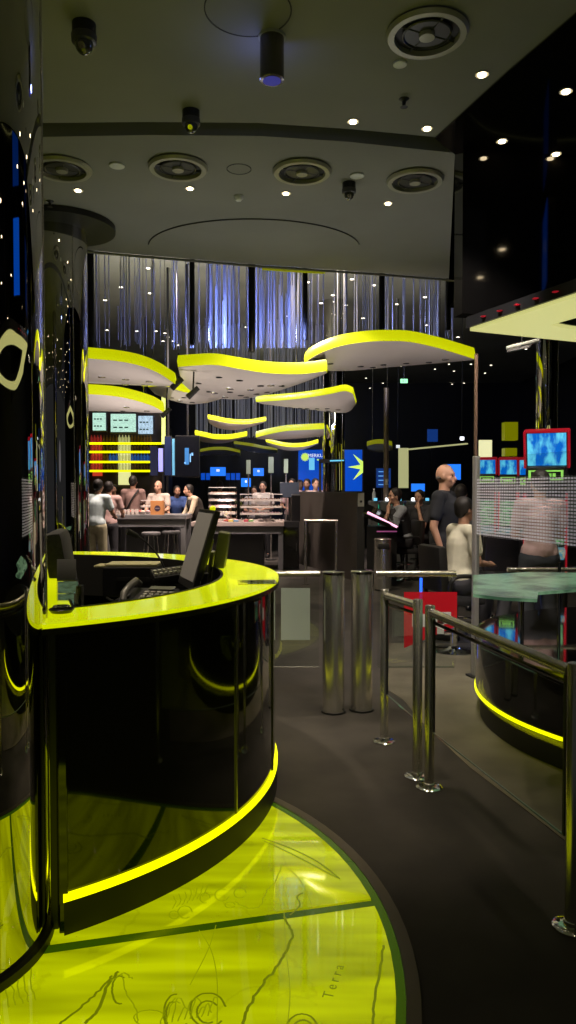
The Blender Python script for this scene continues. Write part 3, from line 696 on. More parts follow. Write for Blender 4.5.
# divider wall
g0 = G(365, 583); g1 = G(300, 562); zt = 1.43
t = thing('divider_wall', 'waist high dark brown divider wall beyond the gates', 'divider', (g0.x, g0.y, 0))
n0 = Vector((px_xy(289.5, 15.6), 15.6, 0)); n1 = Vector((px_xy(357.5, 11.95), 11.95, 0))
obj('panel', quad(B(), n0, n1, n1 + Vector((0, 0, zt)), n0 + Vector((0, 0, zt)), -.10), M_div, t, world=True)
obj('top_cap', quad(B(), n0 + Vector((0, 0, zt)), n1 + Vector((0, 0, zt)), n1 + Vector((0, .12, zt)), n0 + Vector((0, .12, zt)), .02), M_greyd, t, world=True)
obj('end_post', box(B(), (px_xy(361, 11.9), 12.0, .72), (.12, .16, 1.45)), M_blackm, t, world=True)
obj('end_panel', box(B(), (px_xy(361, 11.9), 11.91, 1.33), (.10, .01, .22)), M_whited, t, world=True)
rm_ = obj('round_mark', lathe(B(), [(.02, 0), (.02, .006)], (0, 0, 0), 16), M_blackm, t)
rm_.location = (px_xy(361, 11.9) - g0.x, 11.90 - g0.y, 1.30); rm_.rotation_euler = (PI / 2, 0, 0)
# black service cabinet and tilted till beside it
t = thing('service_cabinet', 'black service cabinet beside the right end of the grey table', 'cabinet', (px_xy(291, 14.0), 14.0, 0))
obj('cabinet_body', box(B(), (0, 0, .45), (.30, .4, .9), None, .01), M_blackp, t)
obj('door', box(B(), (0, -.205, .42), (.26, .012, .74)), M_black, t); obj('handle', tube(B(), (.1, -.22, .35), (.1, -.22, .5), .007), M_chrome, t)
t = thing('tilted_till', 'black till with a tilted dark screen above the service cabinet', 'till', (px_xy(289.5, 14.0), 14.0, .9))
obj('till_screen', box(B(), (-.0, 0, .58), (.36, .03, .30), (-.3, 0, 0), .008), mat('screen_navy', (.03, .04, .06), .2), t)
obj('till_body', box(B(), (.12, -.05, .25), (.16, .14, .5), (.2, 0, 0), .01), M_blackp, t)
obj('till_arm', tube(B(), (0, 0, 0), (0, .02, .46), .02), M_blackm, t)

# ================================================================== FLOATING DISCS
def disc(label, near, far, dn, df, rim_px, lights=(), holes=(), rm=M_lime_rim, group=None, wires=True):
    N = 30; Mv = 8
    nn = resample(spline([P(a, b, dn) for a, b in near], 5), N); ff = resample(spline([P(a, b, df) for a, b in far[::-1]], 5), N)
    th = rim_px * dn / F; 
    cx = sum((p for p in nn + ff), Vector()) / (2 * N)
    t = thing('floating_disc', label, 'ceiling disc', tuple(cx), 0, group)
    grid = []
    for j in range(Mv + 1):
        v = j / Mv; row = []
        for i in range(N):
            u = i / (N - 1); p = nn[i].lerp(ff[i], v)
            # rounded plan: squeeze the ends so the outline bows
            p.z -= .05 * math.sin(PI * v) * math.sin(PI * u)
            row.append(p)
        grid.append(row)
    bm = B(); V = [[bm.verts.new(p) for p in row] for row in grid]
    T = [[bm.verts.new(p + Vector((0, 0, .03))) for p in row] for row in grid]
    for j in range(Mv):
        for i in range(N - 1):
            bm.faces.new((V[j][i], V[j][i + 1], V[j + 1][i + 1], V[j + 1][i])); bm.faces.new((T[j][i], T[j + 1][i], T[j + 1][i + 1], T[j][i + 1]))
    obj('underside', bm, M_under, t, True, world=True)
    per = nn + ff[::-1]; bm = B(); c = cx
    lo = [bm.verts.new(p) for p in per]; hi = [bm.verts.new(p + Vector((0, 0, th))) for p in per]
    ou = [bm.verts.new(p + (p - c) * .012 + Vector((0, 0, th * .5))) for p in per]
    n = len(per)
    for i in range(n):
        j = (i + 1) % n
        bm.faces.new((lo[i], lo[j], ou[j], ou[i])); bm.faces.new((ou[i], ou[j], hi[j], hi[i]))
    obj('rim', bm, rm, t, True, world=True)
    bm = B(); TT = [[bm.verts.new(p + Vector((0, 0, th - .002))) for p in row] for row in grid]
    for j in range(Mv):
        for i in range(N - 1): bm.faces.new((TT[j][i], TT[j + 1][i], TT[j + 1][i + 1], TT[j][i + 1]))
    obj('top_skin', bm, M_whited, t, True, world=True)
    def at(u, v): return grid[int(round(v * Mv))][int(round(u * (N - 1)))]
    for (u, v) in lights:
        p = at(u, v); l = obj('spot_trim', lathe(B(), [(.032, -.012), (.045, -.012), (.045, .0), (.032, .0)], p, 16), M_steel, t, world=True)
        o = obj('spot_lamp', lathe(B(), [(.030, -.008), (.030, .001)], p, 16), M_bulbw, t, world=True)
    for (u, v) in holes:
        p = at(u, v); obj('vent_hole', lathe(B(), [(.04, -.006), (.04, .0)], p, 16), M_blackm, t, world=True)
    if wires:
        for (u, v) in ((.2, .4), (.8, .4)):
            p = at(u, v); top = HC if p.y < 7.6 else 5.4
            obj('suspension_wire', tube(B(), p + Vector((0, 0, th)), (p.x, p.y, top), .005, seg=6), M_steel, t, world=True)
    return t
disc('top lime-edged disc at the far left, beside the mirrored columns', [(62, 354), (85, 358), (116, 361), (141, 366), (160, 374), (175, 384)], [(176, 386), (160, 386), (129, 385), (85, 383), (62, 382)], 8.0, 9.6, 11,
     lights=((.35, .5), (.55, .5), (.75, .5), (.55, .88), (.73, .9)))
disc('lower lime-edged disc at the far left, above the menu screens', [(64, 394), (85, 394), (120, 397), (150, 405), (163, 412)], [(164, 413), (150, 413), (130, 412), (85, 411), (64, 410)], 10.0, 11.6, 10,
     lights=((.62, .4), (.82, .5)), holes=((.6, .8),))
disc('shadowed disc half hidden between the left discs and the large wavy one', [(148, 387), (165, 386), (180, 391), (192, 393), (222, 394)], [(221, 399), (206, 403), (189, 404), (170, 400), (155, 394)], 10.2, 11.8, 8,
     lights=((.4, .5),), holes=((.5, .3), (.6, .5), (.3, .5)))
disc('large wavy lime-edged disc in the centre, underside dotted with lamps and vents', [(178, 367), (190, 366), (215, 365), (240, 369), (267, 373), (300, 374), (326, 371)], [(327, 373), (305, 382), (275, 392), (250, 398), (232, 399.5), (210, 397), (194, 393), (182, 383)], 8.2, 10.0, 11.5,
     lights=((.25, .7), (.33, .5), (.48, .5), (.62, .4), (.3, .9)), holes=((.15, .5), (.2, .8), (.28, .3), (.4, .3), (.42, .75), (.52, .75), (.56, .4), (.6, .8), (.45, .9), (.35, .6), (.7, .5)))
disc('widest lime-edged disc, arched, right of the large wavy one', [(305, 364), (308, 360), (320, 353), (340, 346), (365, 342), (389, 341), (410, 342), (434, 347), (455, 353), (474, 359)], [(474, 360), (442, 363), (393, 367), (345, 371), (312, 370)], 8.3, 10.0, 11,
     lights=((.82, .5),), holes=((.15, .5), (.3, .75), (.45, .75), (.6, .75), (.72, .75), (.38, .9)))
disc('mid sized lime-edged disc under the arched one, near the narrow column', [(256, 402), (280, 400.5), (305, 398), (330, 394), (345, 391), (353, 394)], [(356, 404), (350, 411), (340, 413), (313, 410), (280, 406), (262, 404)], 11.2, 12.8, 6.5,
     holes=((.3, .6), (.4, .6), (.5, .6), (.6, .6), (.7, .6), (.55, .85), (.7, .85), (.8, .7), (.45, .85)))
disc('small wavy lime-edged disc below the left half of the large one', [(208, 419), (216, 420.5), (228, 423), (247, 424), (266, 421)], [(266, 422), (252, 426), (234, 430), (218, 428), (209, 423)], 14, 15.2, 4.5)
disc('small lime-edged disc in front of the narrow column, left side', [(256, 437.5), (270, 434), (287, 431), (305, 430), (324, 429)], [(324, 436), (300, 438.5), (275, 439.5), (257, 439)], 12.6, 13.1, 6)
disc('small wavy lime-edged disc just above the hanging black screen', [(195, 435), (205, 437), (214, 439), (231, 439), (247, 436)], [(247, 437), (230, 441), (215, 443), (203, 442), (196, 439)], 16, 17.4, 5)
disc('lowest small lime-edged disc left of the blue video wall', [(266, 442), (277, 445), (290, 447), (305, 446.5), (318, 443)], [(318, 444), (303, 449), (290, 450), (275, 448), (267, 444.5)], 16.5, 18, 4)
disc('unlit dim disc with a row of tiny lamps at the back of the hall', [(200, 452), (212, 450), (226, 450), (240, 453)], [(240, 456), (226, 455), (212, 455), (200, 456)], 20, 21, 3, lights=((.1, .8), (.3, .8), (.5, .8), (.7, .8), (.9, .8)), rm=M_lime_dim)
disc('unlit dim disc with tiny lamps right of the small ones at the back', [(234, 444), (250, 446), (265, 449), (277, 450)], [(277, 453), (262, 453), (248, 451), (235, 447)], 19, 20, 3, lights=((.5, .8), (.6, .8), (.7, .8)), rm=M_lime_dim)
disc('small lime-edged disc standing in for a reflection behind the bronze pole', [(367, 446), (375, 444), (385, 444), (392, 446)], [(392, 450), (384, 452), (375, 452), (368, 450)], 17, 18.5, 4.5, rm=M_lime_dim)  # solid disc standing in for a mirrored one
def clamp_bracket(px, py, d, lab):
    p = P(px, py, d); t = thing('disc_spotlight', lab, 'spotlight', tuple(p))
    obj('lamp_head', tube(B(), p + Vector((-.06, 0, -.06)), p + Vector((.06, 0, .05)), .035, .028), M_blackm, t, True, world=True)
    obj('lens', tube(B(), p + Vector((-.065, 0, -.065)), p + Vector((-.06, 0, -.06)), .03), M_whited, t, True, world=True)
    obj('bracket', tube(B(), p, p + Vector((.0, .12, .34)), .01), M_blackm, t, world=True)
clamp_bracket(177, 383, 8.2, 'black spotlight clipped to the right tip of the top left disc')
clamp_bracket(193, 392, 8.4, 'black spotlight under the left end of the large wavy disc')
clamp_bracket(166, 412, 10.2, 'pale spotlight at the tip of the lower left disc')

# chain curtain
cb = B()
for k in range(170):
    px = random.uniform(86, 452); y = random.uniform(9.2, 12.2); x = px_xy(px, y); r = random.choice((.003, .004, .005, .008))
    tube(cb, (x, y, P(px, random.uniform(340, 350), y).z), (x, y, 5.38 if random.random() < .7 else random.uniform(4.2, 5.3)), r, seg=5, cap=False)
for k in range(70):
    px = random.uniform(188, 305); y = random.uniform(9.4, 11.5); x = px_xy(px, y)
    tube(cb, (x, y, P(px, 348, y).z), (x, y, random.uniform(3.9, 5.2)), .008, seg=5, cap=False)
M_chain = mat('chain_silver', (.38, .39, .42), .45, .3)
tag(obj('chain_curtain', cb, M_chain, None), 'curtain of thin silvery chains hanging behind the lime discs in blue light', 'chain curtain', kind='stuff')
cb = B()
for k in range(150):
    px = random.uniform(196, 326); y = random.uniform(17.5, 18.5); x = px_xy(px, y)
    tube(cb, (x, y, 2.75), (x, y, 5.38), .012, seg=5, cap=False)
tag(obj('chain_curtain', cb, M_chain, None), 'farther grey curtain of hanging chains behind the small discs', 'chain curtain', kind='stuff')
for px, r, yb, z0, lab in ((92, .045, 8.8, P(92, 348, 8.8).z, 'thick black pole at the left end of the chain curtain'), (193, .03, 8.9, P(193, 345, 8.9).z, 'black pole hanging above the left end of the large wavy disc'),
                       (252, .04, 8.7, P(252, 352, 8.7).z, 'thickest black pole hanging above the middle of the large wavy disc'), (305, .03, 8.9, P(305, 340, 8.9).z, 'black pole hanging left of the arched disc'),
                       (381, .035, 9.2, 3.1, 'black pole hanging above the arched disc'), (447, .03, 9.0, P(447, 330, 9.0).z, 'black pole hanging at the right end of the chain curtain')):
    t = thing('hanging_pole', lab, 'pole', (px_xy(px, yb), yb, z0))
    obj('shaft', tube(B(), (0, 0, 0), (0, 0, 5.4 - z0), r), M_blackm, t, True); obj('top_flange', lathe(B(), [(r * 2, 0), (r * 2, .02)], (0, 0, 5.37 - z0), 16), M_blackm, t)
t = thing('bronze_column', 'slender bronze pole between the blue wall and the dark hall on the right', 'pole', (px_xy(386, 13.9), 13.9, 0))
obj('shaft', lathe(B(), [(.048, .02), (.048, P(386, 388, 13.9).z)], seg=24), mat('bronze_column_metal', (.22, .17, .13), .4, .5), t, True)
obj('base', lathe(B(), [(.09, 0), (.09, .02)], seg=24), M_blackm, t); obj('switch_box', box(B(), (0, -.055, P(386, 482, 13.9).z), (.05, .03, .11)), M_whited, t)

# ================================================================== CEILING FITTINGS
def vent(px, py, lab, r=.19):
    c = C(px, py); t = thing('ceiling_vent', lab, 'ceiling vent', (c.x, c.y, HC))
    obj('flange', lathe(B(), [(r * 1.0, -.001), (r * 1.06, -.012), (r * 1.0, -.03), (r * .84, -.03), (r * .82, -.004)], seg=40), M_vent, t, True)
    obj('duct', lathe(B(), [(r * .82, -.006), (r * .82, -.002), (.001, -.002)], seg=36), M_blackm, t)
    obj('nozzle_ring', lathe(B(), [(r * .60, -.012), (r * .64, -.02), (r * .60, -.024), (r * .57, -.016)], seg=32), mat('vent_dark', (.05, .05, .045), .4, .3), t, True)
    obj('hub', lathe(B(), [(r * .22, -.008), (r * .2, -.034), (.001, -.036)], seg=20), M_vent, t, True)
    bm = B()
    for k in range(4):
        a = k * PI / 2 + .4; tube(bm, (r * .2 * math.cos(a), r * .2 * math.sin(a), -.014), (r * .82 * math.cos(a), r * .82 * math.sin(a), -.014), .006, seg=6)
    obj('spokes', bm, mat('vent_dark', (.05, .05, .045), .4, .3), t)
vent(427, 31, 'round jet vent in the front ceiling panel at the top right', .185)
vent(62, 167, 'round ceiling vent next to the mirrored column')
vent(178, 166, 'round ceiling vent second from the left in the rear panel')
vent(302, 170, 'round ceiling vent in the middle of the rear panel')
vent(415, 179, 'round ceiling vent at the right end of the rear panel')
def downlight(p, lab, m=M_bulb, r=.021, group=None, cat='downlight'):
    t = thing('downlight', lab, cat, tuple(p), 0, group)
    obj('trim', lathe(B(), [(r * 1.1, -.001), (r * 1.7, -.006), (r * 1.7, -.001)], seg=20), M_whited, t, True)
    obj('lamp', lathe(B(), [(r, -.010), (r, -.001)], seg=16), m, t); return t
for px, py, lab in ((78, 190, 'warm downlight next to the vent by the mirrored column'), (190, 188, 'warm downlight under the second vent from the left'), (286, 193, 'warm downlight under the middle vent'),
                    (388, 203, 'warm downlight below the right vent of the rear panel'), (353, 121, 'warm downlight on the front panel close to the dark slot, left of a pair'),
                    (427, 128, 'warm downlight on the front panel close to the dark slot, right of a pair'), (482, 74, 'bright warm downlight beside the large top right vent')):
    downlight(C(px, py), lab)
for px, py, lab in ((566, 89, 'downlight in the black ceiling near the right edge of the photo'), (502, 139, 'downlight in the black ceiling above the fascia, left of a pair'), (556, 152, 'downlight in the black ceiling above the fascia, right of a pair')):
    downlight(C(px, py) - Vector((0, 0, .01)), lab)
for (x, y) in [(x, y) for x in (-4.5, -3, -1.5, 0, 1.5, 3.2, 4.8, 6.4) for y in (-3, -1.6, -.2, 1.2)]:
    tt = downlight((x, y, HC - .001 if x < 2.3 else HC - .011), 'warm recessed downlight in the ceiling behind or above the camera', M_bulb, .03, 'downlights of the near ceiling')
for (x, y) in ((3.1, 2.5), (4.4, 2.7), (3.5, 3.6), (5, 4), (4.2, 5), (6, 3), (6.3, 5.4), (2.9, 1.9), (2.7, 3.3)):
    downlight((x, y, HC - .011), 'warm recessed downlight in the black ceiling over the slot hall', M_bulb, .028, 'downlights of the black ceiling')
for i, (px, py) in enumerate(((105, 300), (107, 330), (137, 331), (150, 293), (156, 331), (165, 333), (168, 337), (173, 341), (163, 341), (178, 345), (201, 341), (220, 330), (229, 342), (268, 322), (288, 316), (246, 327),
                            (321, 303), (333, 295), (363, 318), (346, 305), (338, 318), (352, 279), (397, 304), (425, 297), (427, 325), (447, 316), (458, 337), (425, 336), (374, 285), (308, 282), (148, 268), (121, 287))):
    downlight(Z(px, py, 5.4), 'tiny downlight in the high ceiling behind the chain curtain', M_bulbd, .035, 'tiny downlights of the high ceiling')
for (px, py) in ((392, 365), (401, 366), (449, 364), (454, 371), (435, 369), (471, 364), (464, 383), (485, 373), (491, 365), (523, 389), (383, 383), (370, 388), (526, 349), (366, 378), (452, 384)):  # glowing discs standing in for star-like reflections in the dark hall
    downlight(Z(px, py, 5.4) if Z(px, py, 5.4).y < 27 else P(px, py, 27.49), 'tiny glowing disc standing in for a reflected downlight in the dark hall', M_bulbd, .03, 'reflected lights of the dark hall')
def speaker(px, py, lab, r=.05, m=M_white):
    c = C(px, py); t = thing('ceiling_speaker', lab, 'ceiling speaker', (c.x, c.y, HC))
    obj('rim', lathe(B(), [(r, -.001), (r, -.010), (r * .85, -.012)], seg=28), m, t, True); obj('grille', lathe(B(), [(r * .82, -.008), (r * .82, -.002)], seg=24), mat('grille_grey', (.25, .26, .24), .5), t)
speaker(117, 165, 'small white round speaker between the two left vents'); speaker(357, 175, 'small white round speaker right of the middle vent')
speaker(400, 63, 'small pale round speaker below the large top right vent', .035)
for (px, py, r, lab) in ((239, 169, .085, 'faint round ceiling hatch in the rear panel left of the middle vent'), (248, 10, .20, 'faint large round ceiling hatch at the top edge of the photo')):
    c = C(px, py); t = thing('ceiling_hatch', lab, 'ceiling hatch', (c.x, c.y, HC)); 
    obj('ring', ringprism(B(), circ(0, 0, r, 48), circ(0, 0, r - .006, 48), -.003, 0), M_blackm, t); obj('cover', lathe(B(), [(r - .008, -.002), (r - .008, 0)], seg=48), M_ceil, t)
c = C(255, 252); t = thing('ceiling_seam', 'large thin arc seam in the ceiling above the large wavy disc', 'seam', (c.x, c.y, HC))
obj('arc', path(B(), [(.95 * math.cos(a), .75 * math.sin(a) - .1, -.004) for a in [(-170 + 160 * k / 30) * PI / 180 for k in range(31)]], .006, 6), M_blackm, t)
tag(obj('smoke_detector', lathe(B(), [(.035, 0), (.034, -.02), (.02, -.035), (.001, -.037)], C(238.5, 196), 24), M_white, None, True), 'small white smoke detector below the faint ceiling hatch', 'smoke detector')
tag(obj('sprinkler_head', lathe(B(), [(.03, 0), (.012, -.012), (.008, -.04), (.022, -.045), (.001, -.047)], C(404, 99), 16), M_blackm, None, True), 'small dark sprinkler head in the front ceiling panel', 'sprinkler')
tag(obj('sprinkler_head', lathe(B(), [(.03, 0), (.012, -.012), (.008, -.04), (.022, -.045), (.001, -.047)], C(50, 201), 16), M_blackm, None, True), 'small dark sprinkler head beside the large mirrored column', 'sprinkler')
def dome_cam(px, py, lab, s=1.0):
    c = C(px, py); t = thing('dome_camera', lab, 'security camera', (c.x, c.y, HC))
    obj('mount', lathe(B(), [(.055 * s, 0), (.055 * s, -.05 * s), (.06 * s, -.055 * s)], seg=28), M_blackm, t, True)
    obj('housing', lathe(B(), [(.06 * s, -.055 * s), (.058 * s, -.085 * s), (.046 * s, -.09 * s)], seg=28), mat('camera_grey', (.05, .05, .06), .35), t, True)
    bm = B(); ell(bm, (0, 0, -.092 * s), (.044 * s, .044 * s, .05 * s)); obj('dome', bm, mat('smoked_dome', (.05, .05, .05), .06, coat=1), t, True)
    bm = B(); tube(bm, (0, -.02 * s, -.10 * s), (0, -.05 * s, -.125 * s), .016 * s); obj('lens', bm, M_chrome, t, True)
dome_cam(84, 24, 'dome camera at the top left, largest of the three'); dome_cam(191, 111, 'dome camera hanging at the dark ceiling slot', .9); dome_cam(349, 183, 'dome camera below the white speaker in the rear panel', .85)
c = C(272, 36); t = thing('cylinder_lamp', 'hanging cylindrical dark metal lamp with a blue glow below the ceiling', 'ceiling lamp', (c.x, c.y, HC))
obj('cylinder', lathe(B(), [(.058, -.01), (.058, -.21), (.05, -.213)], seg=40), mat('gunmetal', (.16, .15, .16), .25, .9), t, True)
obj('ceiling_rose', lathe(B(), [(.066, 0), (.066, -.012)], seg=40), M_whited, t, True)
bm = B(); lathe(bm, [(.044, -.214), (.044, -.212)], seg=24); obj('lens', bm, mat('violet_lens', (.02, .02, .1), .2, emit=(.05, .05, .3), es=.6), t)
tag(obj('red_light_spot', lathe(B(), [(.05, 0), (.05, -.004)], C(200, 999), 8), M_blackm), '', '').name = 'x'
bpy.data.objects.remove(bpy.data.objects['x'])

# ================================================================== PEOPLE
def remesh(bm, vox, m, name, parent, smooth_it=4):
    me = bpy.data.meshes.new(name); bm.to_mesh(me); bm.free(); o = bpy.data.objects.new(name, me); COL.objects.link(o)
    r = o.modifiers.new('r', 'REMESH'); r.mode = 'VOXEL'; r.voxel_size = vox; r.use_smooth_shade = True
    s = o.modifiers.new('s', 'SMOOTH'); s.iterations = smooth_it; s.factor = .5
    dg = bpy.context.evaluated_depsgraph_get(); dg.update(); me2 = bpy.data.meshes.new_from_object(o.evaluated_get(dg))
    bpy.data.objects.remove(o); me2.name = name; me2.materials.clear(); me2.materials.append(m)
    for p in me2.polygons: p.use_smooth = True
    o = bpy.data.objects.new(name, me2); COL.objects.link(o); o.parent = parent; return o
def cap(bm, a, b, ra, rb):
    tube(bm, a, b, ra, rb, 14); ell(bm, a, (ra,) * 3, u=14, v=8); ell(bm, b, (rb,) * 3, u=14, v=8)
CLOTH = {}
def cloth(c):
    if c not in CLOTH: CLOTH[c] = add_noise(mat('cloth_%d' % len(CLOTH), c, .85), 9, .12)
    return CLOTH[c]
def person(label, x, y, rz, h=1.75, top=(.5, .5, .5), bottom=(.03, .03, .035), hair=M_hair, skin=M_skin, sleeve='short', arms='down', sit=None, tilt=0, head_turn=0, head_nod=0, bald=False, vox=.012, vest=None, long_hair=False, sash=False, apron=False, z0=0, tuck=None):
    t = thing('person', label, 'person', (x, y, z0), rz); s = h / 1.75
    pel = Vector((0, 0, .95)) if sit is None else Vector((0, 0, (sit + .11) / s))
    R = Matrix.Rotation(-tilt, 4, 'X')
    def U(x_, y_, z_): return pel + (R @ Vector((x_, y_, z_ - .95)))
    K = {'neck': U(0, 0, 1.48), 'head': U(0, .015, 1.635), 'chest': U(0, .01, 1.30), 'waist': U(0, .0, 1.08)}
    arm = {}
    for sd_ in (-1, 1):
        sh = U(sd_ * .185, 0, 1.425)
        if arms == 'down': el = U(sd_ * .245, -.03, 1.13); wr = U(sd_ * .25, .06, .89)
        elif arms == 'counter': el = U(sd_ * .25, .10, 1.17); wr = U(sd_ * .17, .34, 1.13)
        elif arms == 'front': el = U(sd_ * .23, .04, 1.14); wr = U(sd_ * .10, .24, 1.12)
        elif arms == 'chin':
            if sd_ < 0: el = U(-.16, .30, 1.16); wr = U(-.05, .17, 1.46)
            else: el = U(.23, .08, 1.14); wr = U(.14, .38, 1.10)
        elif arms == 'reach': el = U(sd_ * .22, .20, 1.20); wr = U(sd_ * .16, .44, 1.10)
        arm[sd_] = (sh, el, wr)
    legs = {}
    for sd_ in (-1, 1):
        hp = pel + Vector((sd_ * .095, 0, -.03))
        if sit is None: kn = Vector((sd_ * .11, .03, .50)); an = Vector((sd_ * .12, -.01, .09)); toe = an + Vector((sd_ * .02, .17, -.055))
        else: kn = pel + Vector((sd_ * .16, .42, -.02)); an = Vector((sd_ * .15, .36, max(.09, kn.z - .42))); toe = an + Vector((0, .17, -.05))
        legs[sd_] = (hp, kn, an, toe)
    b = B()
    HR = Matrix.Rotation(head_turn, 4, 'Z') @ Matrix.Rotation(-head_nod, 4, 'X')
    def hd(v): return K['head'] + (HR @ Vector(v))
    ell(b, hd((0, -.008, .02)), (.076, .095, .105)); ell(b, hd((0, .02, -.055)), (.055, .068, .065)); ell(b, hd((0, .05, -.085)), (.03, .03, .026))
    cap(b, hd((0, .092, .0)), hd((0, .108, -.032)), .009, .015); ell(b, hd((0, .078, .028)), (.055, .018, .014))
    for s_ in (-1, 1): ell(b, hd((s_ * .078, -.005, -.01)), (.010, .02, .032)); ell(b, hd((s_ * .04, .055, -.03)), (.026, .03, .028))
    ell(b, hd((0, .085, -.062)), (.026, .014, .010))
    cap(b, K['neck'] - Vector((0, 0, .04)), hd((0, -.012, -.05)), .058, .052)
    cap(b, K['waist'], K['chest'], .125, .145); cap(b, arm[-1][0], arm[1][0], .06, .06); cap(b, pel + Vector((-.07, 0, 0)), pel + Vector((.07, 0, 0)), .115, .115); cap(b, pel, K['waist'], .12, .12)
    for s_ in (-1, 1):
        sh, el, wr = arm[s_]; cap(b, sh, el, .052, .040); cap(b, el, wr, .040, .026)
        dr = (wr - el).normalized(); side_ = dr.cross(Vector((0, 0, 1)) if abs(dr.z) < .8 else Vector((0, 1, 0))).normalized(); dn_ = dr.cross(side_).normalized()
        pm = wr + dr * .05; cap(b, wr, pm, .028, .034); cap(b, pm - side_ * .022, pm + side_ * .022, .019, .019)
        for k, ln in enumerate((.062, .074, .068, .052)):
            o_ = pm + side_ * (-.030 + .020 * k) + dr * .022; m_ = o_ + dr * ln * .55; e_ = m_ + dr * ln * .4 - dn_ * ln * .3 * (1 if dn_.z > 0 else -1)
            cap(b, o_, m_, .0095, .009); cap(b, m_, e_, .009, .008)
        o_ = wr - side_ * .026 + dr * .02; cap(b, o_, o_ - side_ * .026 + dr * .03, .012, .010); cap(b, o_ - side_ * .026 + dr * .03, o_ - side_ * .03 + dr * .058, .010, .009)
        hp, kn, an, toe = legs[s_]; cap(b, hp, kn, .085, .058); cap(b, kn, an, .055, .036); cap(b, an + Vector((0, 0, -.03)), toe, .04, .034)
    if s != 1: b.transform(Matrix.Diagonal((s, s, s, 1)))
    remesh(b, vox, skin, 'body', t)
    def sc(bm):
        if s != 1: bm.transform(Matrix.Diagonal((s, s, s, 1)))
        return bm
    b = B(); cap(b, K['waist'] , K['chest'], .143, .163); cap(b, arm[-1][0], arm[1][0], .074, .074); cap(b, K['neck'] - Vector((0, 0, .06)), K['neck'] - Vector((0, 0, .03)), .085, .070)
    ell(b, K['chest'] + Vector((0, 0, .02)), (.19, .125, .17)); cap(b, pel + Vector((-.05, 0, .03)), pel + Vector((.05, 0, .03)), .132, .132); cap(b, pel + Vector((0, 0, .06)), K['waist'], .15, .145)
    for s_ in (-1, 1):
        sh, el, wr = arm[s_]
        if sleeve == 'short': cap(b, sh, sh.lerp(el, .62), .068, .066)
        elif sleeve == 'long': cap(b, sh, el, .066, .055); cap(b, el, el.lerp(wr, .92), .055, .042)
        elif sleeve == 'none': pass
    remesh(sc(b), vox, cloth(top), 'shirt', t)
    b = B(); cap(b, pel + Vector((-.055, 0, -.03)), pel + Vector((.055, 0, -.03)), .135, .135)
    for s_ in (-1, 1):
        hp, kn, an, toe = legs[s_]; cap(b, hp, kn, .105, .078); cap(b, kn, an.lerp(kn, .05), .076, .062)
    remesh(sc(b), vox, cloth(bottom), 'trousers', t)
    for s_ in (-1, 1):
        hp, kn, an, toe = legs[s_]; b = B(); cap(b, an + Vector((0, -.03, -.045)), toe + Vector((0, .02, .0)), .046, .040); cap(b, an, an - Vector((0, 0, .03)), .048, .048)
        box(b, (an + toe) / 2 + Vector((0, 0, -.05)), (.085, .27, .02)); remesh(sc(b), .014, M_blackp, 'shoe', t, 2)
    b = B()
    if bald:
        for k in range(9):
            a = math.radians(190 + 160 * k / 8); ell(b, hd((.068 * math.cos(a), -.006 + .084 * math.sin(a), -.012)), (.014, .014, .026), u=10, v=6)
    else:
        ell(b, hd((0, -.022, .042)), (.086, .098, .094)); ell(b, hd((0, -.055, -.01)), (.07, .055, .075))
        for s_ in (-1, 1): ell(b, hd((s_ * .068, -.02, .01)), (.018, .05, .045))
        if long_hair: ell(b, hd((0, -.08, -.08)), (.075, .05, .13))
    remesh(sc(b), .012, hair, 'hair', t, 2)
    for s_ in (-1, 1):
        b = B(); ell(b, hd((s_ * .031, .082, .008)), (.011, .008, .007), u=10, v=6); obj('eye', sc(b), M_hair, t, True)
    b = B(); ell(b, hd((0, .097, -.062)), (.022, .006, .005), u=10, v=6); obj('mouth', sc(b), mat('lips', (.30, .10, .08), .5), t, True)
    if vest:
        b = B(); cap(b, K['waist'] - Vector((0, 0, .06)), K['chest'], .158, .178); ell(b, K['chest'] + Vector((0, 0, .03)), (.195, .14, .16)); remesh(sc(b), vox, cloth(vest), 'waistcoat', t)
    if sash:
        b = B(); path(b, spline([arm[1][0] + Vector((-.04, -.09, .05)), K['chest'] + Vector((.04, -.185, .0)), K['waist'] + Vector((-.08, -.165, .0)), K['waist'] + Vector((-.15, -.05, -.06))], 6), .018); obj('bag_strap', sc(b), M_blackm, t, True)
    return t

person('man in pale blue shirt and khaki trousers leaning on the bar, back turned', px_xy(96, 12.3), 12.3, -.25, 1.66, (.62, .74, .76), (.50, .46, .30), M_hair, M_skin2, arms='counter', tilt=.12)
person('person in a pinkish top facing the bar, mostly hidden behind the man in pale blue', px_xy(107, 13.0), 13.05, -.1, 1.63, (.45, .30, .28), arms='counter', tilt=.1)
person('broad man in a brown shirt with a dark bag strap across his back', px_xy(133, 15.2), 15.2, -.1, 1.76, (.24, .15, .13), sash=True, arms='front', skin=M_skin2)
person('dark-clothed bar worker standing left of the man in brown', px_xy(114, 17.2), 17.2, PI, 1.60, (.02, .02, .02), arms='front', vox=.016)
person('bald person in an off-white shirt behind the bar displays', px_xy(160, 14.9), 14.9, PI - .3, 1.66, (.48, .40, .34), bald=True, arms='counter', tilt=.1)
person('man in a blue shirt bending over the grey table', px_xy(175, 15.9), 15.9, PI + .35, 1.60, (.04, .08, .24), arms='reach', tilt=.35, skin=M_skin2)
person('person in a cream shirt with dark waistcoat bending left over the grey table', px_xy(201, 15.15), 15.15, PI / 2 + .4, 1.64, (.50, .42, .30), sleeve='long', arms='reach', tilt=.4, vest=(.03, .025, .02))
person('person in a white shirt at the back, left of a blue screen behind the table', px_xy(254, 17), 17, PI, 1.56, (.5, .48, .5), vox=.016, arms='front')
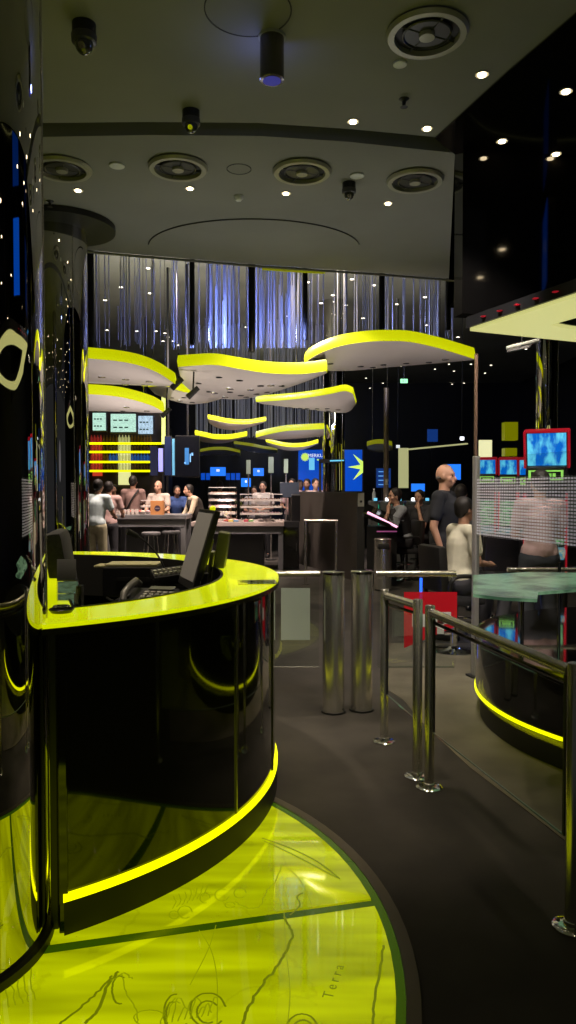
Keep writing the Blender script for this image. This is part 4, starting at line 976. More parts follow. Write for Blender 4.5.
person('person with white shirt and raised head behind the right display rack', px_xy(263, 16.4), 16.4, PI - .2, 1.66, (.6, .55, .5), vox=.016, arms='front')
person('dark-haired person behind the left display rack in front of a small blue screen', px_xy(220, 17.5), 17.5, 0, 1.68, (.05, .04, .04), vox=.016)
for i, (px, dd, hh, c, lab) in enumerate(((292, 16.4, 1.72, (.45, .3, .3), 'leftmost head of the guests behind the divider wall, pinkish top'), (300, 17.3, 1.70, (.6, .5, .45), 'guest in a white top behind the divider wall'),
                                      (307, 16.9, 1.72, (.05, .04, .05), 'dark-haired guest in the middle behind the divider wall'), (315.5, 16.3, 1.72, (.5, .38, .34), 'rightmost guest behind the divider wall, left of the narrow column'))):
    person(lab, px_xy(px, dd), dd, PI + (.3 if i % 2 else -.3), hh, c, vox=.016, arms='front', hair=M_hair if i != 1 else M_hairg)
person('seated woman with short dark hair, grey shirt, black waistcoat, hand at her chin', px_xy(403, 12.2), 12.2, PI / 2 + .25, 1.88, (.22, .24, .27), hair=M_hair, sit=.55, arms='chin', vest=(.015, .015, .018), tilt=.18, sleeve='short', vox=.011)
person('dark-haired person resting the head on a hand behind the seated woman', px_xy(422, 12.95), 12.95, PI - .6, 1.78, (.03, .03, .035), sit=.56, arms='chin', tilt=.15)
person('bald heavy guard in a black polo shirt standing behind the seated man', px_xy(444, 7.5), 7.5, -PI / 2 - .5, 1.74, (.012, .014, .02), (.012, .012, .016), bald=True, hair=M_hairg, arms='down', vox=.010, skin=M_skin)
person('person in a grey top half hidden behind the guard at the right', px_xy(461, 9.2), 9.2, -.4, 1.55, (.25, .26, .25), vox=.014, arms='front')
person('seated dark-haired man in a cream shirt, back turned, on a swivel stool', px_xy(461, 6.85), 6.85, -PI / 2 + .3, 1.66, (.62, .59, .45), (.05, .05, .06), sit=.55, arms='front', sleeve='short', tilt=.05, vox=.010, skin=M_skin2)
person('man in a pinkish shirt and dark jeans standing behind the dotted glass, back turned', px_xy(540, 6.7), 6.7, .1, 1.66, (.50, .34, .33), (.035, .04, .05), arms='front', vox=.011)

# ================================================================== STOOLS
def stool(label, x, y, rz, seat=.62, back=.42, wd=.42, grp=None):
    t = thing('swivel_stool', label, 'stool', (x, y, 0), rz, grp)
    obj('seat', box(B(), (0, 0, seat), (wd, .42, .09), None, .035), M_fabric, t, True)
    b = box(B(), (0, -.22, seat + .08 + back / 2), (wd, .09, back), (.08, 0, 0), .035); obj('backrest', b, mat('black_leather', (.014, .013, .012), .38), t, True)
    obj('column', lathe(B(), [(.035, .03), (.035, seat - .05)], seg=20), M_chrome, t, True)
    obj('base_disc', lathe(B(), [(.22, 0), (.22, .012), (.06, .03), (.04, .05)], seg=36), M_chrome, t, True)
    obj('foot_ring', path(B(), [(.19 * math.cos(a * PI / 12), .06 + .19 * math.sin(a * PI / 12), .28) for a in range(25)], .010), M_chrome, t, True)
    for s_ in (-1, 1): obj('foot_spoke', tube(B(), (0, 0, .28), (s_ * .16, .13, .28), .008), M_chrome, t)
    for s_ in (-1, 1): obj('armrest', path(B(), spline([(s_ * wd * .5, -.18, seat + .02), (s_ * (wd * .5 + .03), -.14, seat + .22), (s_ * (wd * .5 + .03), .12, seat + .22)], 5), .02), M_blackp, t, True)
    return t
s0 = stool('black padded swivel stool carrying the seated man in the cream shirt', px_xy(455, 6.85), 6.85, -PI / 2 + .3, .49, .42)
dup(s0, (px_xy(405, 12.2), 12.2, 0), PI / 2 + .25, 'black swivel stool carrying the seated woman in the waistcoat')
dup(s0, (px_xy(422, 12.95), 12.95, 0), PI - .6, 'black swivel stool behind the seated woman')
dup(s0, (px_xy(492, 8.6), 8.6, 0), .2, 'black swivel stool behind the green glass table, chrome foot catching blue light')
bs = thing('bar_stool', 'round grey bar stool under the right end of the bar table, nearer one', 'stool', (px_xy(151, 13.2), 13.2, 0))
obj('seat', lathe(B(), [(.15, .0), (.17, .02), (.17, .05), (.14, .06)], (0, 0, .68), 24), M_grey, bs, True)
for k in range(4):
    a = k * PI / 2 + .6; obj('leg', tube(B(), (.11 * math.cos(a), .11 * math.sin(a), .68), (.19 * math.cos(a), .19 * math.sin(a), 0), .011), M_chrome, bs, True)
obj('foot_ring', path(B(), [(.155 * math.cos(a * PI / 12), .155 * math.sin(a * PI / 12), .28) for a in range(25)], .008), M_chrome, bs, True)
dup(bs, (px_xy(171, 13.6), 13.6, .07), None, 'round grey bar stool at the gap between the two tables').location.z = 0

# ================================================================== TABLES WITH DISPLAYS
def big_table(label, pxa, pxb, y, z, depth, name='display_table', topm=M_grey):
    xa = px_xy(pxa, y); xb = px_xy(pxb, y); w_ = xb - xa; t = thing(name, label, 'table', ((xa + xb) / 2, y, 0))
    obj('table_top', box(B(), (0, depth / 2, z - .04), (w_, depth, .08), None, .008), topm, t)
    obj('front_skirt', box(B(), (0, .06, z - .14), (w_ - .1, .04, .16)), M_grey, t)
    for s_ in (-1, 1): obj('leg', box(B(), (s_ * (w_ / 2 - .06), .10, (z - .06) / 2), (.09, .10, z - .06), None, .006), M_grey, t)
    for s_ in (-1, 1): obj('leg', box(B(), (s_ * (w_ / 2 - .06), depth - .10, (z - .06) / 2), (.09, .10, z - .06), None, .006), M_grey, t)
    obj('cabinet_block', box(B(), (0, depth * .5, z * .42), (w_ * .55, depth * .5, z * .84)), M_greyd, t)
    return t
big_table('long grey bar table with glasses, trays and an orange box', 105, 186, 13.6, P(150, 515, 13.6).z, .9)
big_table('grey table with pale top carrying the clear display racks', 191, 284, 13.6, P(240, 522, 13.6).z, 1.1, topm=M_top)
t = big_table('small side counter at the far left edge of the bar', 70, 92, 13.0, P(80, 515, 13.0).z, .6)
ZT1 = P(150, 515, 13.6).z; ZT2 = P(240, 522, 13.6).z
def rack(label, pxa, pxb, y, z, tiers, colr):
    xa = px_xy(pxa, y); xb = px_xy(pxb, y); w_ = xb - xa; t = thing('display_rack', label, 'display rack', ((xa + xb) / 2, y, z)); dp = .34; hh = .125
    for sx in (-1, 1):
        for sy_ in (-1, 1): obj('post', box(B(), (sx * w_ / 2, sy_ * dp / 2, tiers * hh / 2), (.012, .012, tiers * hh)), M_chrome, t)
    for k in range(tiers + 1):
        obj('shelf', box(B(), (0, 0, k * hh + .006), (w_ + .02, dp, .012)), mat('acrylic_shelf', (.75, .70, .68), .15, alpha=.75), t)
        if k < tiers:
            bm = B()
            for i in range(int(w_ / .055)):
                for j in range(3):
                    ell(bm, (-w_ / 2 + .04 + i * .055, -.11 + j * .1, k * hh + .035), (.024, .035, .022), u=8, v=6)
            o = obj('cakes', bm, colr[k % len(colr)], t, True); o['kind'] = 'stuff'
            obj('front_lip', box(B(), (0, -dp / 2 - .004, k * hh + .022), (w_ + .02, .004, .036)), mat('acrylic_lip', (.75, .70, .66), .1, alpha=.5), t)
    return t
cake = [mat('cake_brown', (.25, .12, .07), .6), mat('cake_cream', (.55, .45, .36), .6), mat('cake_pink', (.45, .26, .28), .6), mat('cake_dark', (.08, .05, .05), .6)]
rack('clear four-tier display rack on the left half of the pale topped table', 210, 236, 14.2, ZT2, 5, cake)
rack('wider clear display rack on the right half of the pale topped table', 241, 282, 13.95, ZT2, 4, cake[::-1])
# cake dome basket
bx_, by_ = px_xy(222, 13.8), 13.8
t = thing('wire_basket', 'arched wire basket in front of the left display rack', 'basket', (bx_, by_, ZT2))
for k in range(9):
    a = (k - 4) * .045; obj('hoop', path(B(), [((.17 - abs(a) * .3) * math.cos(i * PI / 10), a, (.17 - abs(a) * .3) * math.sin(i * PI / 10)) for i in range(11)], .005, 6), M_chrome, t)
obj('base_hoop', path(B(), [(.18 * math.cos(i * PI / 12), .19 * math.sin(i * PI / 12), .006) for i in range(25)], .006, 6), M_chrome, t)
trc = [(.55, .10, .08), (.6, .5, .1), (.12, .3, .5), (.5, .45, .4), (.45, .06, .1), (.2, .4, .15)]
for i, px in enumerate((226, 231, 236, 241, 246, 251)):
    t = thing('food_tray', 'small %s tray in the row before the display racks' % ('red', 'yellow', 'blue', 'cream', 'crimson', 'green')[i], 'tray', (px_xy(px, 13.68), 13.72, ZT2))
    obj('dish', box(B(), (0, 0, .018), (.085, .16, .036), None, .006), mat('tray_%s' % 'abcdef'[i], trc[i], .4), t)
    obj('filling', ell(B(), (0, 0, .036), (.034, .065, .016)), cake[i % 4], t, True)
for i, px in enumerate((262, 270)):
    t = thing('plate_stack', ('left', 'right')[i] + ' stack of pale plates at the right end of the pale topped table', 'plates', (px_xy(px, 13.7), 13.74, ZT2))
    for k in range(4): obj('plate', lathe(B(), [(.04, 0), (.085, .012), (.085, .015), (.04, .004)], (0, 0, k * .011), 20), mat('plate', (.5, .44, .42), .3), t, True)
# glasses and bottles on the bar table
gp = thing('drinking_glass', 'drinking glass among the cluster on the grey bar table', 'glass', (px_xy(111, 13.8), 13.8, ZT1), 0, 'glasses on the grey bar table')
obj('bowl', lathe(B(), [(.028, .0), (.035, .10), (.032, .10), (.026, .01)], seg=14), mat('glass_sheen', (.85, .78, .72), .08, alpha=.4), gp, True)
for i in range(14):
    px = 110 + (i % 7) * 4.2; y = 13.75 + (i // 12) * .2 + random.uniform(-.03, .03); dup(gp, (px_xy(px + 1.5, y), y, ZT1)) if i else None
for i in range(10):
    px = 116 + i * 3.4; t = thing('snack_bowl', 'small bowl of pink and red snacks on the grey bar table', 'bowl', (px_xy(px, 13.9), 13.88 + (i % 2) * .14, ZT1 + .0), 0, 'snack bowls on the grey bar table')
    obj('bowl', lathe(B(), [(.03, 0), (.055, .05), (.05, .05), (.02, .01)], seg=14), mat('plate', (.5, .44, .42), .3), t, True); obj('snacks', ell(B(), (0, 0, .05), (.045, .045, .03)), (cake[2], MATS['tray_a'], cake[1])[i % 3], t, True)
rack('low clear cake rack between the bowls and the bald person on the bar table', 143, 163, 14.35, ZT1, 2, cake)
t = thing('carton_box', 'orange box with a round dark emblem on the grey bar table', 'box', (px_xy(157.5, 13.75), 13.75, ZT1))
obj('carton', box(B(), (0, 0, .13), (.24, .14, .26), None, .004), mat('orange_card', (.60, .26, .09), .6), t)
b = B(); lathe(b, [(.055, 0), (.055, .003)], seg=24); b.transform(Matrix.Translation((.01, -.071, .12)) @ Matrix.Rotation(PI / 2, 4, 'X')); obj('emblem', b, mat('emblem_dark', (.05, .03, .06), .5), t)
b = B(); box(b, (.01, -.0755, .12), (.08, .002, .012)); obj('emblem_band', b, mat('emblem_light', (.35, .3, .3), .5), t)
# poster stands
def lamp_sign(px, y0, y1, d, lab, w_=.09):
    g = px_xy(px, d); z1 = P(px, y0, d).z; z0 = P(px, y1, d).z; t = thing('table_number_sign', lab, 'sign', (g, d, 0))
    obj('sign_plate', box(B(), (0, 0, (z0 + z1) / 2), (w_, .03, z1 - z0), None, .004), mat('sign_pale', (.22, .26, .20), .4, emit=(.12, .15, .11), es=.7), t)
    obj('stand', tube(B(), (0, 0, 0), (0, 0, z0), .015), M_steel, t); obj('base', lathe(B(), [(.12, 0), (.12, .02)], seg=20), M_blackm, t)
lamp_sign(248.5, 460, 474, 16, 'pale upright sign plate on a pole, leftmost of three'); lamp_sign(271, 457, 473, 15.7, 'pale upright sign plate on a pole, middle of three', .11); lamp_sign(286, 459, 473, 16, 'bluish upright sign plate on a pole, rightmost of three')

# ================================================================== BAR BACK
BD = 18.0
def rect(name, x0, y0, x1, y1, d, m, th=.04, par=None, world=True):
    return obj(name, quad(B(), P(x0, y1, d), P(x1, y1, d), P(x1, y0, d), P(x0, y0, d), -th), m, par, world=world if par else False)
t = thing('bar_shelving', 'lit bar back wall with lime edged shelves under the menu screens', 'shelving', (px_xy(124, BD), BD, 0))
obj('back_panel', box(B(), (px_xy(124, BD + .5), BD + .5, 1.75), (px_xy(166, BD) - px_xy(82, BD), .08, 3.5)), mat('bar_back', (.10, .07, .05), .5), t, world=True)
SH = [(443.5, 166), (452, 158), (462, 152), (471, 152)]
for (yy, xe) in SH:
    z = P(120, yy, BD).z; xa = px_xy(90, BD); xb = px_xy(xe, BD)
    obj('shelf', box(B(), ((xa + xb) / 2, BD + .2, z), (xb - xa, .40, .03)), M_greyd, t, world=True)
    obj('shelf_light', box(B(), ((xa + xb) / 2, BD - .01, z), (xb - xa, .02, .05)), M_led, t, world=True)
obj('glow_panel', box(B(), (px_xy(124.5, BD + .4), BD + .42, P(124, 464, BD).z), (.30, .02, 1.0)), mat('bar_glow', (.8, .8, .4), .4, emit=(.85, .85, .35), es=.9), t, world=True)
obj('red_panel', box(B(), (px_xy(97.5, BD + .4), BD + .42, P(97, 458, BD).z), (.24, .02, .85)), mat('bar_red', (.6, .05, .03), .4, emit=(.6, .05, .02), es=.8), t, world=True)
obj('side_wall', box(B(), (px_xy(168, BD), BD + .2, 1.5), (.06, .6, 3.0)), M_blackm, t, world=True)
obj('lower_cabinet', box(B(), (px_xy(122, BD), BD + .2, .55), (1.9, .5, 1.1)), M_blackm, t, world=True)
t = thing('light_pillar', 'vertical lime-yellow light bar at the right end of the bar', 'light bar', (px_xy(163, 17), 17, 0))
obj('glow_tube', quad(B(), P(161.5, 444, 17), P(165, 444, 17), P(165, 384, 17), P(161.5, 384, 17), -.08), mat('pale_lime_glow', (.8, .85, .3), .4, emit=(.80, .85, .22), es=1), t, world=True)
obj('mount', box(B(), (px_xy(163.2, 17.1), 17.12, 1.4), (.05, .05, 2.8)), M_blackm, t, world=True)
for x0, y0, x1, y1, m, lab in ((93, 413, 106, 430.5, M_menu, 'pale green menu screen, leftmost above the bar'), (111, 414, 136, 432, M_menu, 'wide pale green menu screen, middle one above the bar'), (138.5, 416, 153, 434, M_menu2, 'bluish menu screen, rightmost above the bar')):
    d = 17.0; a = P(x0, y1, d); b_ = P(x1, y0, d); t = thing('menu_screen', lab, 'screen', (((a + b_) / 2).x, d, a.z))
    obj('display', box(B(), (0, -.02, (b_.z - a.z) / 2), (b_.x - a.x, .01, b_.z - a.z)), m, t); obj('casing', box(B(), (0, .02, (b_.z - a.z) / 2), (b_.x - a.x + .05, .06, b_.z - a.z + .05), None, .01), M_blackp, t)
    bm = B()
    for k in range(6): box(bm, ((-.32 + .22 * (k % 3)) * (b_.x - a.x), -.027, (.25 + .4 * (k // 3)) * (b_.z - a.z)), (.15 * (b_.x - a.x), .003, .03))
    obj('hanger', tube(B(), (0, .03, b_.z - a.z), (0, .03, 5.4 - a.z), .012), M_blackm, t)
    obj('menu_rows', bm, mat('menu_ink', (.05, .15, .1), .5), t)
def bottle_proto(name, lab, col, grp, em=0):
    t = thing(name, lab, 'bottle', (0, 0, 0), 0, grp)
    obj('glass_body', lathe(B(), [(.03, 0), (.032, .02), (.032, .13), (.012, .17), (.011, .2)], seg=12), mat(name + str(col), col, .15, emit=col if em else None, es=em), t, True)
    obj('cap', lathe(B(), [(.012, .2), (.012, .215)], seg=10), M_blackp, t); return t
cols = {'red': ((.5, .04, .03), .25), 'blue': ((.02, .12, .5), .3), 'amber': ((.35, .18, .04), 0), 'pale yellow': ((.7, .7, .3), .4), 'brown': ((.12, .06, .03), 0)}  # second value is a glow put into the bottle colour
protos = {}
shelf_names = ('top', 'second', 'third', 'lowest')
for si, (yy, xe) in enumerate(SH):
    z = P(120, yy, BD).z + .016; px = 92.0
    while px < min(xe, 152) - 1:
        c = 'red' if px < 103 else ('pale yellow' if 118 < px < 131 else ('blue' if si == 2 and px > 110 else ('amber' if si % 2 == 0 else 'brown')))
        if (si == 1 and 104 < px < 116): c = 'brown'
        lab = 'small %s bottle on the %s lit bar shelf' % (c, shelf_names[si]); grp = '%s bottles on the %s bar shelf' % (c, shelf_names[si]); loc = (px_xy(px, BD + .12), BD + .12, z)
        if c not in protos: protos[c] = bottle_proto('bottle', lab, cols[c][0], grp, cols[c][1]); protos[c].location = loc
        else: dup(protos[c], loc, None, lab, grp)
        px += 3.1
# hanging screens right of the bar
def big_screen(lab, x0, y0, x1, y1, d, m=M_blackp, name='wall_screen', stand=True):
    a = P(x0, y1, d); b_ = P(x1, y0, d); w_ = b_.x - a.x; hh = b_.z - a.z; t = thing(name, lab, 'screen', ((a.x + b_.x) / 2, d, a.z))
    obj('casing', box(B(), (0, .03, hh / 2), (w_, .06, hh), None, .01), M_blackp, t); obj('display', box(B(), (0, -.004, hh / 2), (w_ * .96, .006, hh * .96)), m, t)
    if stand: obj('hanger', tube(B(), (0, .05, hh), (0, .05, 5.4 - a.z), .02), M_blackm, t)
    return t, w_, hh, a, b_
t, w_, hh, a, b_ = big_screen('large black hanging screen with blue vertical lettering right of the bar', 175.5, 435.5, 199.5, 477, 13.0, mat('screen_black', (.006, .007, .012), .2))
bm = B()
box(bm, (.05, -.014, hh * .46), (.02, .003, hh * .2)); box(bm, (.085, -.014, hh * .55), (.03, .003, .05)); box(bm, (-.04, -.014, hh * .34), (.03, .003, .03)); obj('lettering_bars', bm, M_txtb, t)
obj('blue_panel', box(B(), (-.01, -.009, hh * .5), (w_ * .17, .002, hh * .40)), mat('panel_blue', (.03, .12, .3), .3, emit=(.03, .14, .36), es=1), t)
big_screen('narrow navy hanging panel beside the large black screen', 164.5, 436, 171.5, 476, 13.2, mat('navy', (.01, .015, .05), .3, emit=(.012, .02, .06), es=1))
big_screen('lilac and blue lit narrow panel left of the navy one', 158.5, 448, 163, 472, 14.0, mat('lilac', (.2, .2, .6), .3, emit=(.22, .26, .8), es=1), stand=False)
big_screen('cyan and pink edged strip between the navy panel and the black screen', 172.3, 438, 174.6, 476, 13.1, mat('cyanpink', (.1, .3, .5), .3, emit=(.12, .35, .5), es=1), stand=False)
big_screen('dark screen with blue edge between the bar shelves and the lilac panel', 150, 446, 157.5, 476, 15.5, mat('navy2', (.01, .012, .03), .3, emit=(.01, .012, .03), es=1), stand=False)
for px0, y0, px1, y1, d, lab in ((210, 467, 226, 476, 20, 'small bright blue screen behind the left display rack'), (253, 468, 264, 476, 20, 'small bright blue screen behind the white-shirted people'),
                             (241, 478, 251, 487, 17.6, 'small light blue monitor behind the right display rack')):
    t, w_, hh, a, b_ = big_screen(lab, px0, y0, px1, y1, d, M_blueb, 'blue_monitor', False)
    obj('logo', box(B(), (0, -.009, hh * .62), (w_ * .2, .004, hh * .25)), M_txt, t); obj('stand', box(B(), (0, .05, -a.z / 2), (.06, .05, a.z)), M_blackm, t)
# blurred row of blue lit consoles at the far back
for i, px in enumerate((203, 208, 228, 233, 238)):
    t, w_, hh, a, b_ = big_screen('dim blue console screen at the far back, %s' % ('leftmost', 'second from the left', 'right of the small blue screen', 'fourth from the left', 'rightmost')[i], px - 2.1, 473, px + 2.1, 480, 22, M_blue, 'console_screen', False)
    obj('pedestal', box(B(), (0, .05, -a.z / 2), (.1, .1, a.z)), M_blackm, t)
# video wall
VD = 18.0
t, w_, hh, a, b_ = big_screen('large blue video wall with a lime sun and white lettering', 297, 449, 363.5, 492, VD, M_blue, 'video_wall', False)
obj('support', box(B(), (0, .08, -a.z / 2), (w_ * .8, .1, a.z)), M_blackm, t)
def star(bm, c, r0, r1, n, d, clipx=None):
    pts = []
    for k in range(2 * n):
        a_ = PI * k / n; r = r1 if k % 2 else r0; px = c[0] + r * math.cos(a_); py = c[1] + r * math.sin(a_)
        if clipx: px = min(px, clipx)
        pts.append(P(px, py, d))
    cv = bm.verts.new(P(min(c[0], clipx or 999), c[1], d)); vs_ = [bm.verts.new(p) for p in pts]
    for i in range(len(vs_)):
        try: bm.faces.new((cv, vs_[i], vs_[(i + 1) % len(vs_)]))
        except ValueError: pass
s_ = B(); star(s_, (305, 457), 4.6, 3.2, 12, VD - .02); obj('sun_logo', s_, M_lime_txt, t, world=True)
s_ = B(); star(s_, (366, 467), 18.5, 6, 8, VD - .02, 363); obj('sun_rays', s_, M_lime_txt, t, world=True)
text_obj('lettering', 'MERKUR', .115, M_txt, t, Matrix.Translation(P(317, 455.7, VD - .02)) @ Matrix.Rotation(PI / 2, 4, 'X'), .001)
obj('lime_line', quad(B(), P(317, 460.5, VD - .02), P(324, 460.5, VD - .02), P(324, 459, VD - .02), P(317, 459, VD - .02), .002), M_lime_txt, t, world=True)
obj('pale_symbol', quad(B(), P(309, 470, VD - .02), P(314.5, 470, VD - .02), P(314.5, 458, VD - .02), P(309, 458, VD - .02), .002), MATS['cyan_glow'], t, world=True)
# dark door frame by narrow column
t = thing('gate_arch', 'black rectangular arch in front of the narrow mirrored column', 'arch', (px_xy(332, 15.2), 15.2, 0))
for nm, x0, y0, x1, y1 in (('arch_post', 319, 462, 321.5, 493), ('arch_post', 342, 460, 345, 493), ('arch_beam', 319, 459, 345, 463)):
    rect(nm, x0, y0, x1, y1  , 15.2, M_blackm, .08, t)
obj('blue_glow', quad(B(), P(330, 461.5, 15.15), P(344, 461, 15.15), P(344, 459.8, 15.15), P(330, 460.2, 15.15), -.02), M_cyan, t, world=True)
obj('gold_trim', quad(B(), P(341.2, 490, 15.15), P(342, 490, 15.15), P(342, 444, 15.15), P(341.2, 444, 15.15), -.02), M_lime_dim, t, world=True)
for x0 in (319, 342): obj('lower_post', box(B(), (px_xy(x0 + 1.3, 15.2), 15.2, .75), (.05, .05, 1.5)), M_blackm, t, world=True)

# ================================================================== RIGHT HALL
t = thing('glowing_doorway', 'cream glowing doorway frame with a long slanting top bar in the right hall', 'light frame', (px_xy(403, 17), 17, 0))
M_cream2 = mat('cream_post', (.5, .5, .26), .5, emit=(.36, .36, .17), es=1)
rect('lit_post', 399, 448, 408.5, 488, 17, M_cream2, .1, t)
obj('top_bar', quad(B(), P(408, 450, 17), P(466, 444.3, 15.5), P(466, 443, 15.5), P(408, 448.6, 17), -.06), M_cream2, t, world=True)
obj('lower_post', box(B(), (px_xy(403.7, 17.05), 17.05, .7), (.2, .08, 1.45)), M_blackm, t, world=True)
t = thing('exit_sign', 'small green lit exit sign hanging in the dark hall', 'exit sign', tuple(P(404, 381, 16)))
obj('sign_face', box(B(), (0, 0, 0), (.15, .03, .085)), M_exit, t); obj('pictogram', box(B(), (-.02, -.017, .0), (.02, .004, .05)), M_white, t)
obj('arrow', box(B(), (.03, -.017, 0), (.03, .004, .014)), M_white, t); obj('rod', tube(B(), (0, 0, .04), (0, 0, 5.4 - P(404, 381, 16).z), .006), M_steel, t)
def lo_screen(lab, x0, y0, x1, y1, d, m, name='wall_screen'):
    t, w_, hh, a, b_ = big_screen(lab, x0, y0, x1, y1, d, m, name, False); obj('pedestal', box(B(), (0, .06, -a.z / 2), (.08, .06, a.z)), M_blackm, t)
    return t, w_, hh
tt = lo_screen('dim blue screen high on the back wall of the right hall', 427, 429, 438, 442, 20, M_bluedim)
lo_screen('blue screen behind the head of the guard', 446.5, 464, 461, 480, 11.5, M_blueb)
lo_screen('bright blue tilted monitor behind the seated woman', 411, 483.5, 425, 491.5, 13.6, M_blueb)
tt = lo_screen('dark blue screen with pale text behind the bronze pole', 376, 468, 391, 488, 17.4, M_bluedim)
bm = B()
for k in range(4): box(bm, (0, -.012, .08 + k * .1), (.24, .004, .02))
obj('text_rows', bm, M_txtb, tt[0])
for px, py, lab in ((398, 446.5, 'small square white light left of the cream frame'), (462, 438.5, 'small square white light above the right end of the cream frame')):
    p = P(px, py, 15.4); t = thing('wall_light', lab, 'light', tuple(p)); obj('lens', box(B(), (0, 0, 0), (.07, .03, .06)), MATS['bulb_white'] if px > 450 else M_txt, t); obj('bracket', tube(B(), (0, .02, 0), (0, .02, 5.4 - p.z), .008), M_blackm, t)
# row of gaming terminals
for i, (x0, x1) in enumerate(((370, 379), (380, 392), (393, 404), (406, 418), (420, 432), (433, 444))):
    d = 13.7; a = P(x0, 530, d); b_ = P(x1, 501, d); w_ = b_.x - a.x; t = thing('gaming_terminal', 'dark green-grey gaming terminal in the row behind the woman, number %s from the left' % ('one', 'two', 'three', 'four', 'five', 'six')[i], 'gaming terminal', ((a.x + b_.x) / 2, d, 0))
    obj('cabinet', box(B(), (0, .2, b_.z / 2), (w_ * .94, .4, b_.z), None, .02), mat('terminal_grey', (.07, .075, .07), .4), t)
    obj('lamp', box(B(), (w_ * .1, .0, b_.z + .03), (.06, .04, .05)), M_bulbw if i % 2 else M_cyan, t); obj('edge_glow', box(B(), (w_ * .46, -.006, b_.z * .75), (.012, .01, b_.z * .4)), mat('green_glow', (.0, .2, .1), .3, emit=(.02, .25, .15), es=1), t)
    obj('panel_line', box(B(), (0, -.002, b_.z * .55), (w_ * .8, .006, .015)), M_greyd, t)
t = thing('water_bottle', 'small clear bottle standing on the terminal row next to the bronze pole', 'bottle', tuple(P(374, 500, 13.8)))
obj('bottle_body', lathe(B(), [(.035, 0), (.035, .13), (.014, .17), (.014, .19)], seg=14), mat('pet_clear', (.4, .45, .45), .1, alpha=.6), t, True); obj('cap', lathe(B(), [(.015, .19), (.015, .21)], seg=10), M_white, t)
# sloping console with pink light edge
t = thing('play_console', 'black sloping gaming console with a pink glowing edge before the seated woman', 'gaming console', (px_xy(382, 11.6), 11.6, 0))
q0 = P(363, 512, 11.6); q1 = P(400, 528, 10.6)
obj('cabinet', prism(B(), [(px_xy(367, 11.6), 11.6), (px_xy(397, 11.4), 11.4), (px_xy(397, 11.75), 11.75), (px_xy(368, 12.1), 12.1)], .02, .92), M_blackp, t, world=True)
obj('sloping_top', quad(B(), P(362, 516, 11.6), P(397, 531, 11.0), P(400, 522, 11.9), P(366, 507, 12.4), .06), M_black, t, world=True)
obj('light_edge', path(B(), [P(368, 512.5, 11.6), P(383, 520, 11.3), P(397, 527, 11.0)], .018), M_pink, t, world=True)
obj('foot', box(B(), (px_xy(382, 11.75), 11.75, .01), (.36, .2, .02)), M_blackm, t, world=True)
obj('pink_band', quad(B(), P(368, 532, 11.7), P(397, 532, 11.25), P(397, 530.8, 11.25), P(368, 530.8, 11.7), .02), mat('pink_dim', (.3, .08, .2), .3, emit=(.22, .05, .14), es=1), t, world=True)
# slot machines
def slot(label, x, y, rz, w_, H_, group=None, th0=.37):
    t = thing('slot_machine', label, 'slot machine', (x, y, 0), rz, group); sh0 = H_ - th0
    obj('lower_cabinet', box(B(), (0, .1, .42), (w_, .45, .80), None, .02), M_blackp, t)
    obj('button_deck', box(B(), (0, -.17, .86), (w_, .28, .06), (.18, 0, 0), .01), M_pastel, t)
    obj('reel_screen', box(B(), (0, -.07, 1.13), (w_ * .9, .03, .38), (-.12, 0, 0)), M_slotg, t)
    obj('mid_cabinet', box(B(), (0, .12, (.87 + sh0) / 2), (w_, .30, sh0 - .87), None, .02), M_blackp, t)
    th_ = th0; sh = H_ - th_
    b = box(B(), (0, 0, 0), (w_ * 1.04, .08, th_), None, .01); b.transform(Matrix.Translation((0, .06, sh + th_ / 2)) @ Matrix.Rotation(.26, 4, 'X') @ Matrix.Shear('XZ', 4, (0, 0)) if False else Matrix.Translation((0, .06, sh + th_ / 2)) @ Matrix.Rotation(.26, 4, 'X'))
    obj('top_box', b, M_blackp, t)
    b = box(B(), (0, -.048, 0), (w_ * .94, .012, th_ * .90)); b.transform(Matrix.Translation((0, .06, sh + th_ / 2)) @ Matrix.Rotation(.26, 4, 'X')); obj('top_screen', b, M_slot, t)
    for s_ in (-1, 1):
        b = box(B(), (s_ * w_ * .53, -.02, 0), (.022, .12, th_ * 1.02)); b.transform(Matrix.Translation((0, .06, sh + th_ / 2)) @ Matrix.Rotation(.26, 4, 'X')); obj('side_trim', b, M_red, t)
        obj('cabinet_trim', box(B(), (s_ * w_ * .5, -.05, .98), (.018, .12, .95)), M_red, t)
    b = box(B(), (0, -.02, th_ * .51), (w_ * 1.08, .12, .02)); b.transform(Matrix.Translation((0, .06, sh + th_ / 2)) @ Matrix.Rotation(.26, 4, 'X')); obj('top_trim', b, M_red, t)
    b = ringprism(B(), [(-w_ * .42, -.05), (w_ * .42, -.05), (w_ * .42, .05), (-w_ * .42, .05)], [(-w_ * .36, -.035), (w_ * .36, -.035), (w_ * .36, .035), (-w_ * .36, .035)], -.01, 0)
    b.transform(Matrix.Translation((0, -.06, sh0 - .09)) @ Matrix.Rotation(PI / 2, 4, 'X')); obj('jackpot_frame', b, mat('lime_green', (.3, .7, .1), .3, emit=(.28, .65, .12), es=.9), t)
    b = B()
    for k in range(5): box(b, ((-.2 + .1 * k) * w_, -.055, sh0 - .09), (.03, .006, .035))
    obj('jackpot_digits', b, MATS['lime_green'], t)
    obj('base', box(B(), (0, .1, .01), (w_ * .9, .4, .02)), M_blackm, t)
    return t
sx = px_xy(546, 7.6)
slot('large slot machine with big blue top screen and red frame behind the dotted glass', sx, 7.6, -.42, .40, P(540, 430, 7.6).z)
slot('large slot machine cut by the right edge of the photo', px_xy(604, 7.5), 7.5, -.42, .40, 2.08)
